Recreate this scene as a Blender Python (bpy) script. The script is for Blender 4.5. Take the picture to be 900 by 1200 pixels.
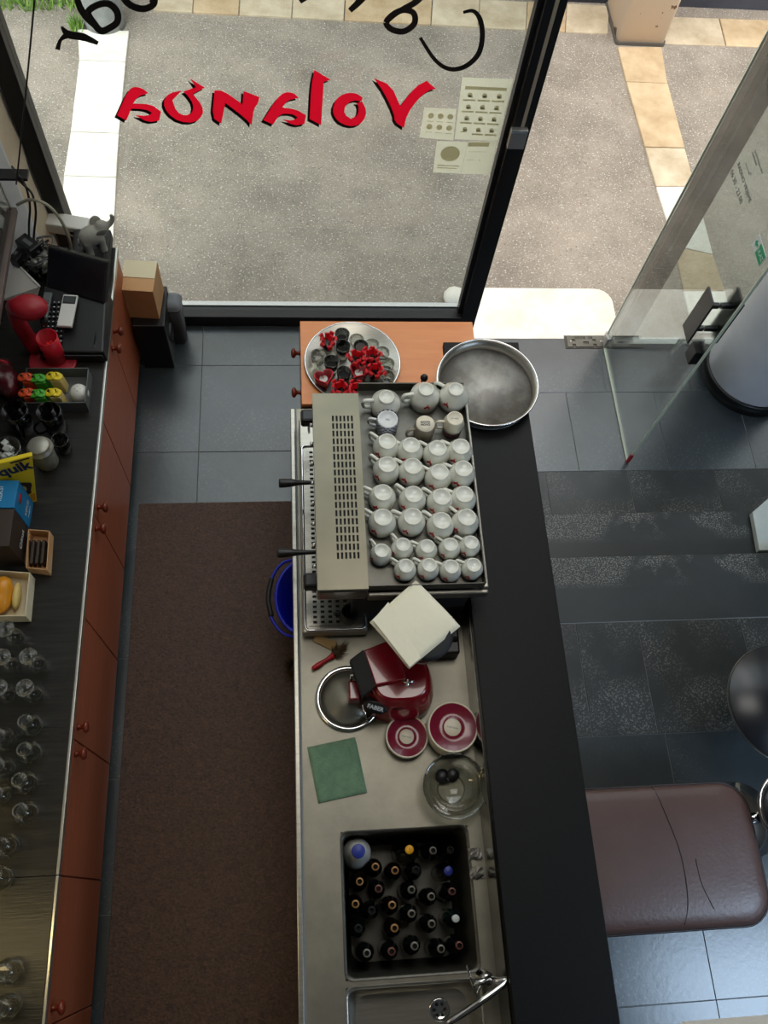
import bpy, bmesh, math, random
from mathutils import Vector, Matrix
random.seed(7)
S = bpy.context.scene
COL = S.collection
for o in list(bpy.data.objects): bpy.data.objects.remove(o)
PI = math.pi

# ------------------------------------------------------------------ camera
H = 4.45                       # eye height above the bar floor (photographer stands on the mezzanine)
F = 989.56                     # focal length in pixels of the 900 px wide frame
R = ((0.99486883, -0.05767507, 0.08312403),
     (-0.01771598, -0.9082161, -0.41812638),
     (0.09961005, 0.41450827, -0.90457765))
cam = bpy.data.cameras.new('camera'); cam.sensor_fit = 'HORIZONTAL'; cam.sensor_width = 36
cam.lens = 36 * F / 900; cam.clip_start = .05; cam.clip_end = 200
co = bpy.data.objects.new('camera', cam); COL.objects.link(co)
co.matrix_world = Matrix(((R[0][0], -R[1][0], -R[2][0], 0), (R[0][1], -R[1][1], -R[2][1], 0),
                          (R[0][2], -R[1][2], -R[2][2], H), (0, 0, 0, 1)))
S.camera = co
def ray(x, y):
    a, b = x - 450, y - 600
    return [R[0][i] * a + R[1][i] * b + R[2][i] * F for i in range(3)]
def at(x, y, z):               # where a measured point of the photograph lies on the level z
    d = ray(x, y); t = (z - H) / d[2]; return Vector((d[0] * t, d[1] * t, z))
def aty(x, y, Y):
    d = ray(x, y); t = Y / d[1]; return Vector((d[0] * t, Y, H + d[2] * t))
def atx(x, y, X):
    d = ray(x, y); t = X / d[0]; return Vector((X, d[1] * t, H + d[2] * t))

# ------------------------------------------------------------------ light and exposure
S.view_settings.view_transform = 'Standard'; S.view_settings.look = 'None'
S.view_settings.exposure = 0.8; S.view_settings.gamma = 1.0
try: S.view_settings.use_curve_mapping = False
except Exception: pass
S.render.film_transparent = False
try:
    S.cycles.max_bounces = 10; S.cycles.transparent_max_bounces = 24; S.cycles.caustics_reflective = False
    S.cycles.caustics_refractive = False; S.cycles.use_denoising = True; S.cycles.sample_clamp_indirect = 4
except Exception: pass
W = bpy.data.worlds.new('overcast'); S.world = W; W.use_nodes = True
nt = W.node_tree; bg = nt.nodes['Background']
tc = nt.nodes.new('ShaderNodeTexCoord'); sx = nt.nodes.new('ShaderNodeSeparateXYZ'); cr = nt.nodes.new('ShaderNodeValToRGB')
cr.color_ramp.elements[0].position = .0; cr.color_ramp.elements[0].color = (.88, .91, .95, 1)
cr.color_ramp.elements[1].position = 1.; cr.color_ramp.elements[1].color = (.97, .99, 1.0, 1)
nt.links.new(tc.outputs['Generated'], sx.inputs[0]); nt.links.new(sx.outputs['Z'], cr.inputs[0]); nt.links.new(cr.outputs[0], bg.inputs[0])
bg.inputs[1].default_value = 2.2
def area(name, loc, target, sx_, sy_, power, col):
    l = bpy.data.lights.new(name, 'AREA'); l.shape = 'RECTANGLE'; l.size = sx_; l.size_y = sy_; l.energy = power; l.color = col
    o = bpy.data.objects.new(name, l); COL.objects.link(o); o.location = loc
    o.rotation_euler = (Vector(target) - Vector(loc)).to_track_quat('-Z', 'Y').to_euler(); return o
# sun through thin cloud, down the alley
sl = bpy.data.lights.new('sun', 'SUN'); sl.energy = .6; sl.angle = math.radians(20); sl.color = (1, .95, .88)
so = bpy.data.objects.new('sun', sl); COL.objects.link(so); so.rotation_euler = (math.radians(25), math.radians(-20), 0)
area('steel_fill_light', (.7, 1.9, 6.08), (.7, 1.9, 0), 2.2, 1.6, 26, (1, .97, .90))  # added fill, unseen overhead, so the steel counter reflects a soft glow
area('blue_haze_light', (3.6, -.9, 2.67), (3.6, -.9, 0), 1.9, 1.0, 27, (.5, .72, 1.0))  # added light, no such lamp known; makes the blue haze on the floor
area('under_shelf_strip_light', (-1.40, -.1, 1.50), (-1.2, -.1, .87),   .1, 1.3, 2.2, (1, .78, .36))

# ------------------------------------------------------------------ materials
def srgb(r, g, b):
    def f(c):
        c /= 255.; return c / 12.92 if c <= .04045 else ((c + .055) / 1.055) ** 2.4
    return (f(r), f(g), f(b))
def mat(name, c, rough=.5, metal=0, c2=None, scale=8, det=4, lo=.35, hi=.65, bump=0, bscale=None, spec=.5, stretch=(1, 1, 1), coat=0, trans=0, emit=0):
    m = bpy.data.materials.new(name); m.use_nodes = True; n = m.node_tree; b = n.nodes['Principled BSDF']
    b.inputs['Base Color'].default_value = (*c, 1); b.inputs['Roughness'].default_value = rough
    b.inputs['Metallic'].default_value = metal; b.inputs['Specular IOR Level'].default_value = spec
    b.inputs['Coat Weight'].default_value = coat; b.inputs['Transmission Weight'].default_value = trans
    if emit:
        b.inputs['Emission Color'].default_value = (*c, 1); b.inputs['Emission Strength'].default_value = emit
    if c2 or bump:
        t = n.nodes.new('ShaderNodeTexCoord'); mp = n.nodes.new('ShaderNodeMapping'); mp.inputs['Scale'].default_value = stretch
        n.links.new(t.outputs['Object'], mp.inputs[0])
    if c2:
        no = n.nodes.new('ShaderNodeTexNoise'); no.inputs['Scale'].default_value = scale; no.inputs['Detail'].default_value = det
        no.inputs['Roughness'].default_value = .65
        r = n.nodes.new('ShaderNodeValToRGB'); r.color_ramp.elements[0].position = lo; r.color_ramp.elements[1].position = hi
        r.color_ramp.elements[0].color = (*c, 1); r.color_ramp.elements[1].color = (*c2, 1)
        n.links.new(mp.outputs[0], no.inputs['Vector']); n.links.new(no.outputs['Fac'], r.inputs[0]); n.links.new(r.outputs[0], b.inputs['Base Color'])
    if bump:
        n2 = n.nodes.new('ShaderNodeTexNoise'); n2.inputs['Scale'].default_value = bscale or scale * 3; n2.inputs['Detail'].default_value = 6
        bp = n.nodes.new('ShaderNodeBump'); bp.inputs['Strength'].default_value = bump; bp.inputs['Distance'].default_value = .01
        n.links.new(mp.outputs[0], n2.inputs['Vector']); n.links.new(n2.outputs['Fac'], bp.inputs['Height']); n.links.new(bp.outputs[0], b.inputs['Normal'])
    return m
def speckle(m, col, scale, thr, band=None, amount=1.0, blotch=2.5):
    """wear specks mixed over a material's colour; band=(axis, centre, width) keeps them to a strip in object space"""
    n = m.node_tree; b = n.nodes['Principled BSDF']; old = b.inputs['Base Color'].links
    t = n.nodes.new('ShaderNodeTexCoord'); v = n.nodes.new('ShaderNodeTexNoise'); v.inputs['Scale'].default_value = scale; v.inputs['Detail'].default_value = 5
    n.links.new(t.outputs['Object'], v.inputs['Vector'])
    g = n.nodes.new('ShaderNodeMath'); g.operation = 'GREATER_THAN'; g.inputs[1].default_value = thr; n.links.new(v.outputs['Fac'], g.inputs[0])
    w = n.nodes.new('ShaderNodeTexNoise'); w.inputs['Scale'].default_value = blotch; w.inputs['Detail'].default_value = 3; n.links.new(t.outputs['Object'], w.inputs['Vector'])
    wr = n.nodes.new('ShaderNodeMapRange'); wr.inputs[1].default_value = .42; wr.inputs[2].default_value = .60; n.links.new(w.outputs['Fac'], wr.inputs[0])
    mu = n.nodes.new('ShaderNodeMath'); mu.operation = 'MULTIPLY'; n.links.new(g.outputs[0], mu.inputs[0])
    last = wr.outputs[0]
    if band:
        s = n.nodes.new('ShaderNodeSeparateXYZ'); n.links.new(t.outputs['Object'], s.inputs[0])
        d = n.nodes.new('ShaderNodeMath'); d.operation = 'SUBTRACT'; n.links.new(s.outputs[band[0]], d.inputs[0]); d.inputs[1].default_value = band[1]
        a = n.nodes.new('ShaderNodeMath'); a.operation = 'ABSOLUTE'; n.links.new(d.outputs[0], a.inputs[0])
        q = n.nodes.new('ShaderNodeMapRange'); q.inputs[1].default_value = 0; q.inputs[2].default_value = band[2]; q.inputs[3].default_value = 1; q.inputs[4].default_value = 0
        n.links.new(a.outputs[0], q.inputs[0])
        ad = n.nodes.new('ShaderNodeMath'); ad.operation = 'MULTIPLY'; n.links.new(wr.outputs[0], ad.inputs[0]); n.links.new(q.outputs[0], ad.inputs[1])
        mu2 = n.nodes.new('ShaderNodeMath'); mu2.operation = 'MULTIPLY'; mu2.inputs[1].default_value = 3.4; mu2.use_clamp = True
        n.links.new(ad.outputs[0], mu2.inputs[0]); last = mu2.outputs[0]
    n.links.new(last, mu.inputs[1])
    am = n.nodes.new('ShaderNodeMath'); am.operation = 'MULTIPLY'; am.inputs[1].default_value = amount; n.links.new(mu.outputs[0], am.inputs[0])
    mx = n.nodes.new('ShaderNodeMix'); mx.data_type = 'RGBA'
    if old: n.links.new(old[0].from_socket, mx.inputs[6])
    else: mx.inputs[6].default_value = b.inputs['Base Color'].default_value
    mx.inputs[7].default_value = (*col, 1); n.links.new(am.outputs[0], mx.inputs[0]); n.links.new(mx.outputs[2], b.inputs['Base Color'])
    return m
def thin_glass(name, tint, refl=1.0, rough=.02, edge=1.25):
    m = bpy.data.materials.new(name); m.use_nodes = True; n = m.node_tree; n.nodes.clear()
    o = n.nodes.new('ShaderNodeOutputMaterial'); mx = n.nodes.new('ShaderNodeMixShader'); t = n.nodes.new('ShaderNodeBsdfTransparent')
    g = n.nodes.new('ShaderNodeBsdfGlossy'); lw = n.nodes.new('ShaderNodeLayerWeight'); lw.inputs[0].default_value = .5
    pw = n.nodes.new('ShaderNodeMath'); pw.operation = 'POWER'; pw.inputs[1].default_value = 4.2 / edge; n.links.new(lw.outputs['Facing'], pw.inputs[0])
    f = n.nodes.new('ShaderNodeMapRange'); f.inputs[3].default_value = .03; f.inputs[4].default_value = .95; n.links.new(pw.outputs[0], f.inputs[0])
    t.inputs[0].default_value = (*tint, 1); g.inputs['Roughness'].default_value = rough; g.inputs[0].default_value = (refl, refl, refl, 1)
    n.links.new(f.outputs[0], mx.inputs[0]); n.links.new(t.outputs[0], mx.inputs[1]); n.links.new(g.outputs[0], mx.inputs[2]); n.links.new(mx.outputs[0], o.inputs[0])
    return m
def translucent(m, amt):
    n = m.node_tree; o = [x for x in n.nodes if x.type == 'OUTPUT_MATERIAL'][0]; b = n.nodes['Principled BSDF']
    t = n.nodes.new('ShaderNodeBsdfTranslucent'); x = n.nodes.new('ShaderNodeMixShader'); x.inputs[0].default_value = amt
    l = b.inputs['Base Color'].links
    if l: n.links.new(l[0].from_socket, t.inputs[0])
    else: t.inputs[0].default_value = b.inputs['Base Color'].default_value
    n.links.new(b.outputs[0], x.inputs[1]); n.links.new(t.outputs[0], x.inputs[2]); n.links.new(x.outputs[0], o.inputs[0]); return m
M = {}
M['slate'] = speckle(mat('slate_tile', srgb(36, 43, 47), .28, 0, srgb(58, 66, 70), 2.2, 6, .35, .68, .06, 40, 1.0), srgb(120, 125, 128), 70, .60, None, .35, 1.6)
M['slate_worn'] = speckle(mat('worn_slate', srgb(32, 36, 37), .4, 0, srgb(48, 52, 53), 2.2, 6, .35, .68, .06, 40, .6), srgb(150, 150, 144), 120, .57, None, .4, 2.6)
M['step'] = speckle(mat('step_slate', srgb(32, 36, 37), .42, 0, srgb(46, 50, 51), 2.2, 6, .35, .68, .06, 40, .6), srgb(150, 150, 142), 130, .54, (1, -.045, .15), .65, 4.0)
M['grout'] = mat('grout', srgb(120, 124, 126), .8)
M['osb'] = mat('strand_board', srgb(60, 43, 36), .6, 0, srgb(104, 78, 64), 38, 6, .36, .70, .3, 60, .35, (1, 1.3, 1))
def strands(m, scale, dist):
    for x in m.node_tree.nodes:
        if x.type == 'TEX_NOISE' and abs(x.inputs['Scale'].default_value - scale) < .01: x.inputs['Distortion'].default_value = dist
strands(M['osb'], 38, 2.2)
M['asphalt'] = speckle(speckle(mat('asphalt', srgb(126, 117, 105), .85, 0, srgb(170, 157, 142), 1.8, 9, .3, .7, .6, 70, .3), srgb(222, 216, 206), 75, .585, None, .7, 60), srgb(84, 76, 70), 62, .60, None, .45, 40)
M['stone'] = mat('paving_stone', srgb(176, 156, 126), .8, 0, srgb(222, 206, 178), 3.5, 7, .3, .7, .25, 20, .3)
M['stone_pale'] = mat('pale_paving_stone', srgb(226, 216, 198), .8, 0, srgb(250, 246, 236), 3.5, 7, .3, .7, .25, 20, .3)
M['stone_tan'] = mat('tan_paving_stone', srgb(176, 148, 112), .8, 0, srgb(214, 190, 154), 4, 7, .3, .7, .25, 20, .3)
M['joint'] = mat('dirt_joint', srgb(88, 82, 74), .95)
M['plaster'] = mat('white_plaster', srgb(206, 206, 204), .85, 0, srgb(220, 220, 218), 3, 4, .3, .7, .08, 30, .2)
M['wall_dark'] = mat('dark_wall_paint', srgb(74, 68, 62), .8)
M['beige'] = mat('beige_render', srgb(206, 188, 158), .85, 0, srgb(220, 204, 176), 5, 4, .3, .7, .1, 30, .2)
M['ceil'] = mat('ceiling_paint', srgb(150, 146, 138), .9)
M['facade'] = mat('dark_facade', srgb(44, 46, 54), .6, 0, srgb(58, 60, 68), 2, 3)
M['facade_up'] = mat('facade_render', srgb(176, 164, 144), .9, 0, srgb(190, 178, 158), 2, 3)
M['pilaster'] = mat('peeling_cream_paint', srgb(222, 202, 178), .8, 0, srgb(124, 98, 74), 3.6, 4, .585, .60, .1, 20, .3)
M['frame'] = mat('black_aluminium', srgb(20, 20, 21), .38, 0, None, 8, spec=.5)
M['alu'] = mat('aluminium', srgb(190, 190, 188), .35, .85)
M['seal'] = mat('grey_glazing_seal', srgb(176, 168, 150), .6)
M['pane'] = thin_glass('window_glass', (.82, .86, .865), .55)
M['doorpane'] = thin_glass('door_glass', (.80, .84, .83), 1.0)
M['edge'] = mat('glass_edge', srgb(214, 222, 200), .25, 0, None, spec=.7)
M['vinyl_red'] = translucent(mat('red_vinyl', srgb(255, 22, 54), .45), .9)
M['vinyl_black'] = mat('black_vinyl', srgb(14, 13, 13), .45)
M['paper'] = translucent(mat('paper', srgb(240, 236, 214), .8, 0, srgb(232, 228, 206), 5), .85)
M['print'] = translucent(mat('faded_print', srgb(196, 190, 164), .8), .8)
M['steel'] = mat('brushed_steel', srgb(176, 172, 162), .34, .9, srgb(158, 154, 145), 5, 5, .3, .7, .04, 9, .5, (1, 18, 1))
M['steel_worn'] = mat('worn_steel_counter', srgb(150, 145, 131), .42, .75, srgb(124, 120, 109), 3.5, 7, .3, .7, .05, 30, .5)
M['steel_panel'] = mat('satin_steel_panel', srgb(122, 117, 101), .36, .85, srgb(108, 104, 90), 3, 3, .3, .7)
M['steel_dark'] = mat('dull_dark_steel', srgb(104, 102, 95), .4, .85, srgb(88, 86, 80), 5, 4)
M['mirror'] = mat('polished_steel', srgb(150, 148, 142), .13, 1.0, srgb(120, 118, 112), 6, 3, .3, .7, .1, 7)
M['chrome'] = mat('chrome', srgb(215, 215, 215), .08, 1.0)
M['dull_chrome'] = mat('aluminium_edge', srgb(196, 194, 186), .28, .9)
M['granite'] = mat('black_granite', srgb(13, 13, 13), .5, 0, srgb(28, 28, 28), 150, 3, .55, .72, .03, 200, .2)
M['top_black'] = mat('black_laminate', srgb(22, 21, 19), .36, 0, srgb(40, 38, 34), 7, 6, .4, .7, .12, 16, .38, (.6, 9, 1))
M['orange_wood'] = mat('orange_beech_laminate', srgb(152, 78, 48), .45, 0, srgb(168, 90, 58), 3, 5, .3, .7, .02, 20, .5, (10, 1, 10))
M['orange_top'] = mat('beech_laminate_top', srgb(220, 136, 78), .38, 0, srgb(230, 150, 92), 3, 5, .3, .7, .02, 20, .5, (1, 8, 1))
M['knob'] = mat('brown_varnished_wood', srgb(112, 44, 26), .3)
M['plinth'] = mat('dark_plinth', srgb(18, 17, 17), .6)
M['black'] = mat('black_plastic', srgb(20, 20, 21), .4)
M['black_matte'] = mat('matt_black_plastic', srgb(26, 27, 28), .6)
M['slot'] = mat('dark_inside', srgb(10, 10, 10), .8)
M['white_pl'] = mat('white_plastic', srgb(214, 213, 206), .45)
M['grey_pl'] = mat('grey_plastic', srgb(92, 96, 96), .5)
M['greyblue'] = mat('grey_cushion', srgb(120, 124, 130), .7)
M['lcd'] = mat('grey_screen', srgb(72, 76, 76), .2)
M['red_pl'] = mat('red_satin_plastic', srgb(150, 16, 32), .45)
M['red_gloss'] = mat('red_enamel', srgb(128, 14, 26), .2, coat=.6)
M['red_in'] = mat('red_inside', srgb(186, 16, 36), .4)
M['red_rib'] = mat('red_ribbon', srgb(206, 18, 34), .5)
M['darkred'] = mat('dark_red_foil', srgb(84, 10, 20), .35, 0, srgb(54, 8, 14), 14)
M['porcelain'] = mat('white_porcelain', srgb(218, 218, 207), .16, coat=.3)
M['cream_por'] = mat('cream_stoneware', srgb(218, 210, 190), .3)
M['taupe_por'] = mat('taupe_stoneware', srgb(128, 118, 104), .3)
M['blue_mug'] = mat('blue_print_mug', srgb(214, 216, 216), .25)
M['blue_print'] = mat('blue_print', srgb(36, 52, 110), .3)
M['plum'] = mat('plum_print', srgb(98, 48, 60), .3)
M['burgundy'] = mat('burgundy_glaze', srgb(124, 20, 48), .22, coat=.3)
M['cream'] = mat('cream_glaze', srgb(222, 212, 190), .3)
M['glass'] = thin_glass('drink_glass', (.82, .83, .80), 1.0, .03, 2.4)
M['smoke'] = thin_glass('smoked_glass', (.30, .31, .31), .9, .04, 1.2)
M['jar'] = thin_glass('frosted_jar', (.62, .62, .58), .8, .15, 1.6)
M['napkin'] = mat('paper_napkin', srgb(236, 230, 206), .9, 0, None, bump=.12, bscale=30)
M['green_cloth'] = mat('green_sponge_cloth', srgb(92, 122, 96), .9, 0, srgb(112, 142, 112), 22, 3, .3, .7, .4, 90)
M['blue'] = mat('blue_plastic', srgb(20, 36, 190), .35)
M['sink'] = mat('shaded_sink_steel', srgb(96, 94, 88), .4, .8, srgb(78, 76, 70), 4, 5, .3, .7)  # darker copy of the steel, the shade in the basin put into its colour
M['beer'] = mat('dark_bottle_glass', srgb(14, 20, 18), .12, coat=.5)
M['beer_brown'] = mat('brown_bottle_glass', srgb(24, 17, 10), .12, coat=.5)
M['green_glass'] = mat('green_bottle_glass', srgb(10, 36, 30), .12, coat=.5)
M['cap_gold'] = mat('bronze_bottle_lip', srgb(164, 120, 72), .35, .2)
M['cap_grey'] = mat('grey_bottle_lip', srgb(122, 118, 110), .35, .2)
M['cap_pink'] = mat('pink_bottle_lip', srgb(108, 66, 60), .35, .2)
M['cap_blue'] = mat('blue_cap', srgb(32, 46, 132), .4)
M['cap_yellow'] = mat('yellow_cap', srgb(232, 168, 28), .4)
M['cap_white'] = mat('pale_cap', srgb(200, 208, 206), .4)
M['leather'] = mat('brown_leather', srgb(82, 60, 55), .38, 0, srgb(92, 70, 64), 3, 4, .3, .7, .12, 60, .5)
M['leather_dark'] = mat('dark_leather_piping', srgb(40, 30, 30), .5)
M['table_black'] = mat('black_table_top', srgb(16, 18, 24), .28)
M['col_white'] = mat('white_column_paint', srgb(226, 226, 232), .55, 0, srgb(212, 212, 220), 2, 3)
M['cheek'] = mat('pale_stone_cheek', srgb(206, 212, 208), .5, 0, srgb(190, 196, 192), 3, 4)
M['card'] = mat('cardboard', srgb(196, 150, 104), .8, 0, srgb(206, 162, 116), 4, 3)
M['card_pale'] = mat('pale_and_sunlit_card', srgb(224, 212, 180), .8)  # pale card; on the box top the paleness stands for sunlight
M['card_brown'] = mat('dark_brown_card', srgb(52, 38, 28), .6)
M['yellow'] = mat('yellow_carton', srgb(226, 200, 36), .5)
M['lime'] = mat('lime_print', srgb(140, 168, 60), .5)
M['cyan'] = mat('blue_carton', srgb(8, 116, 168), .45)
M['navy'] = mat('navy_print', srgb(14, 30, 74), .5)
M['white_print'] = mat('white_print', srgb(206, 212, 214), .6)
M['red_print'] = mat('red_print', srgb(176, 22, 34), .45)
M['orange_y'] = mat('orange_yellow_foil', srgb(214, 142, 28), .35)
M['orange_pk'] = mat('orange_packet', srgb(206, 74, 28), .45)
M['green_pk'] = mat('green_packet', srgb(66, 158, 44), .45)
M['yellow_pk'] = mat('yellow_packet', srgb(226, 200, 28), .45)
M['tan_pk'] = mat('packet_label', srgb(204, 180, 110), .5)
M['figurine'] = mat('grey_stone_figurine', srgb(142, 140, 130), .75, 0, srgb(164, 162, 152), 12, 4, .3, .7, .2, 60)
M['brown_board'] = mat('brown_grey_shelf', srgb(92, 78, 72), .5, 0, srgb(104, 90, 84), 4, 4)
M['cable'] = mat('black_cable', srgb(18, 18, 18), .5)
M['pale_tube'] = mat('pale_flexible_tube', srgb(150, 146, 126), .5)
M['bristle'] = mat('brown_bristles', srgb(92, 72, 48), .9, 0, srgb(60, 46, 30), 60)
M['wood'] = mat('pale_wood', srgb(180, 148, 98), .6)
M['grass'] = mat('grass', srgb(110, 150, 60), .8, 0, srgb(150, 180, 90), 9)
M['green_sign'] = mat('green_sign', srgb(8, 150, 100), .5)
M['foil'] = mat('clear_wrap', srgb(150, 146, 138), .3, .3, srgb(60, 58, 54), 12, 3, .4, .6, .5, 30)
M['ice'] = mat('ice_cubes', srgb(200, 204, 200), .2, 0, srgb(150, 152, 148), 10)
M['fill_glow'] = mat('steel_fill_diffuser', (1, .97, .9), .5, emit=.45)  # glow of the panel added for the steel counter
M['lamp'] = mat('blue_haze_diffuser', (.7, .85, 1.0), .5, emit=3.0)  # glow of the panel added for the blue floor haze
M['warm'] = mat('strip_lamp_diffuser', (1.0, .75, .35), .5, emit=2.0)
M['coffee'] = mat('coffee_beans', srgb(70, 50, 36), .5, 0, srgb(40, 28, 20), 60)

# ------------------------------------------------------------------ mesh helpers
class MB:
    def __init__(s): s.v = []; s.f = []; s.mi = []; s.sm = []
    def add(s, vs, fs, mi=0, sm=False, T=None):
        b = len(s.v)
        for p in vs: s.v.append(tuple(T @ Vector(p)) if T else tuple(p))
        for f in fs: s.f.append([b + i for i in f]); s.mi.append(mi); s.sm.append(sm)
        return s
    def hexa(s, p, mi=0, T=None):         # p: 4 bottom + 4 top, counter-clockwise
        return s.add(p, [(3, 2, 1, 0), (4, 5, 6, 7), (0, 1, 5, 4), (1, 2, 6, 5), (2, 3, 7, 6), (3, 0, 4, 7)], mi, False, T)
    def box(s, x0, x1, y0, y1, z0, z1, mi=0, T=None):
        return s.hexa([(x0, y0, z0), (x1, y0, z0), (x1, y1, z0), (x0, y1, z0), (x0, y0, z1), (x1, y0, z1), (x1, y1, z1), (x0, y1, z1)], mi, T)
    def prism(s, poly, z0, z1, mi=0, T=None, sm=False):
        n = len(poly); vs = [(p[0], p[1], z0) for p in poly] + [(p[0], p[1], z1) for p in poly]
        fs = [tuple(reversed(range(n))), tuple(range(n, 2 * n))]
        s.add(vs, fs, mi, False, T)
        return s.add(vs, [(i, (i + 1) % n, n + (i + 1) % n, n + i) for i in range(n)], mi, sm, T)
    def lathe(s, prof, n=24, c=(0, 0, 0), mi=0, T=None, sm=True, sy=1.0):
        vs = []; fs = []; idx = []
        for r, z in prof:
            if r < 1e-6: idx.append([len(vs)]); vs.append((c[0], c[1], c[2] + z))
            else:
                idx.append(list(range(len(vs), len(vs) + n)))
                for k in range(n):
                    a = 2 * PI * k / n; vs.append((c[0] + r * math.cos(a), c[1] + sy * r * math.sin(a), c[2] + z))
        for A, B in zip(idx, idx[1:]):
            for k in range(n):
                k2 = (k + 1) % n
                if len(A) == 1 and len(B) == 1: continue
                if len(A) == 1: fs.append((A[0], B[k2], B[k]))
                elif len(B) == 1: fs.append((A[k], A[k2], B[0]))
                else: fs.append((A[k], A[k2], B[k2], B[k]))
        return s.add(vs, fs, mi, sm, T)
    def cyl(s, c, r, z0, z1, n=20, mi=0, T=None):
        return s.lathe([(0, z0), (r, z0)], n, c, mi, T, False).lathe([(r, z0), (r, z1)], n, c, mi, T, True).lathe([(r, z1), (0, z1)], n, c, mi, T, False)
    def tube(s, pts, r, n=8, mi=0, T=None, closed=False, flat=1.0):
        pts = [Vector(p) for p in pts]; m = len(pts); vs = []; fs = []; up = None
        rs = r if isinstance(r, (list, tuple)) else [r] * m
        for i, p in enumerate(pts):
            a = pts[(i - 1) % m] if (closed or i > 0) else p; b = pts[(i + 1) % m] if (closed or i < m - 1) else p
            t = (b - a).normalized()
            if up is None:
                up = Vector((0, 0, 1)) if abs(t.z) < .9 else Vector((1, 0, 0))
            u = (up - t * up.dot(t)).normalized(); up = u; w = t.cross(u)
            for k in range(n):
                q = 2 * PI * k / n; vs.append(p + (u * math.cos(q) * flat + w * math.sin(q)) * rs[i])
        for i in range(m if closed else m - 1):
            for k in range(n):
                j = (i + 1) % m; fs.append((i * n + k, j * n + k, j * n + (k + 1) % n, i * n + (k + 1) % n))
        s.add(vs, fs, mi, True, T)
        if not closed:
            s.add(vs[:n], [tuple(range(n))], mi, False, T); s.add(vs[-n:], [tuple(reversed(range(n)))], mi, False, T)
        return s
    def ell(s, c, r, n=16, m=10, mi=0, T=None):
        Q = Matrix.Translation(c) @ Matrix.Diagonal((r[0], r[1], r[2], 1))
        if T: Q = T @ Q
        return s.lathe([(math.sin(PI * i / m), -math.cos(PI * i / m)) for i in range(m + 1)], n, (0, 0, 0), mi, Q)
    def build(s, name, m, parent=None, loc=(0, 0, 0), rz=0, bevel=0, bseg=2, fix=True):
        me = bpy.data.meshes.new(name); me.from_pydata(s.v, [], s.f)
        for x in (m if isinstance(m, (list, tuple)) else [m]): me.materials.append(x)
        me.polygons.foreach_set('material_index', s.mi); me.polygons.foreach_set('use_smooth', s.sm)
        if fix:
            bm = bmesh.new(); bm.from_mesh(me); bmesh.ops.remove_doubles(bm, verts=bm.verts, dist=1e-6)
            bmesh.ops.recalc_face_normals(bm, faces=bm.faces); bm.to_mesh(me); bm.free()
        me.update()
        o = bpy.data.objects.new(name, me); COL.objects.link(o); o.location = loc; o.rotation_euler = (0, 0, rz)
        if parent: o.parent = parent
        if bevel:
            b = o.modifiers.new('bevel', 'BEVEL'); b.width = bevel; b.segments = bseg; b.limit_method = 'ANGLE'; b.angle_limit = math.radians(40)
        return o
def smooth_curve(P, n=8):
    P = [Vector(p) for p in P]; out = []
    for i in range(len(P) - 1):
        a = P[max(i - 1, 0)]; b = P[i]; c = P[i + 1]; d = P[min(i + 2, len(P) - 1)]
        for k in range(n):
            t = k / n; out.append(.5 * (2 * b + (c - a) * t + (2 * a - 5 * b + 4 * c - d) * t * t + (3 * b - a - 3 * c + d) * t ** 3))
    out.append(P[-1]); return out
def rrect(x0, x1, y0, y1, r, n=5):
    o = []
    for cx, cy, a0 in ((x1 - r, y1 - r, 0), (x0 + r, y1 - r, 90), (x0 + r, y0 + r, 180), (x1 - r, y0 + r, 270)):
        for k in range(n + 1):
            a = math.radians(a0 + 90 * k / n); o.append((cx + r * math.cos(a), cy + r * math.sin(a)))
    return o
def loft(mb, loops, mi=0, capA=False, capB=False, sm=True):
    n = len(loops[0]); vs = [p for l in loops for p in l]
    fs = [(i * n + k, i * n + (k + 1) % n, (i + 1) * n + (k + 1) % n, (i + 1) * n + k) for i in range(len(loops) - 1) for k in range(n)]
    mb.add(vs, fs, mi, sm)
    if capA: mb.add(loops[0], [tuple(range(n))], mi)
    if capB: mb.add(loops[-1], [tuple(range(n))], mi)
    return mb
def tag(o, label=None, cat=None, group=None, kind=None):
    if label: o['label'] = label
    if cat: o['category'] = cat
    if group: o['group'] = group
    if kind: o['kind'] = kind
    return o
def thing(name, label, cat, loc=(0, 0, 0), rz=0, group=None):
    o = bpy.data.objects.new(name, None); COL.objects.link(o); o.location = loc; o.rotation_euler = (0, 0, rz); o.empty_display_size = .05
    return tag(o, label, cat, group)
def struct(o): o['kind'] = 'structure'; return o
def copy_tree(o, parent=None):
    c = o.copy(); COL.objects.link(c)
    if parent: c.parent = parent
    for ch in list(o.children): copy_tree(ch, c)
    return c
def remesh(o, size, sub=0):
    m = o.modifiers.new('remesh', 'REMESH'); m.mode = 'VOXEL'; m.voxel_size = size; m.use_smooth_shade = True
    s = o.modifiers.new('smooth', 'SMOOTH'); s.iterations = 6; s.factor = .5
    return o
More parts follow.
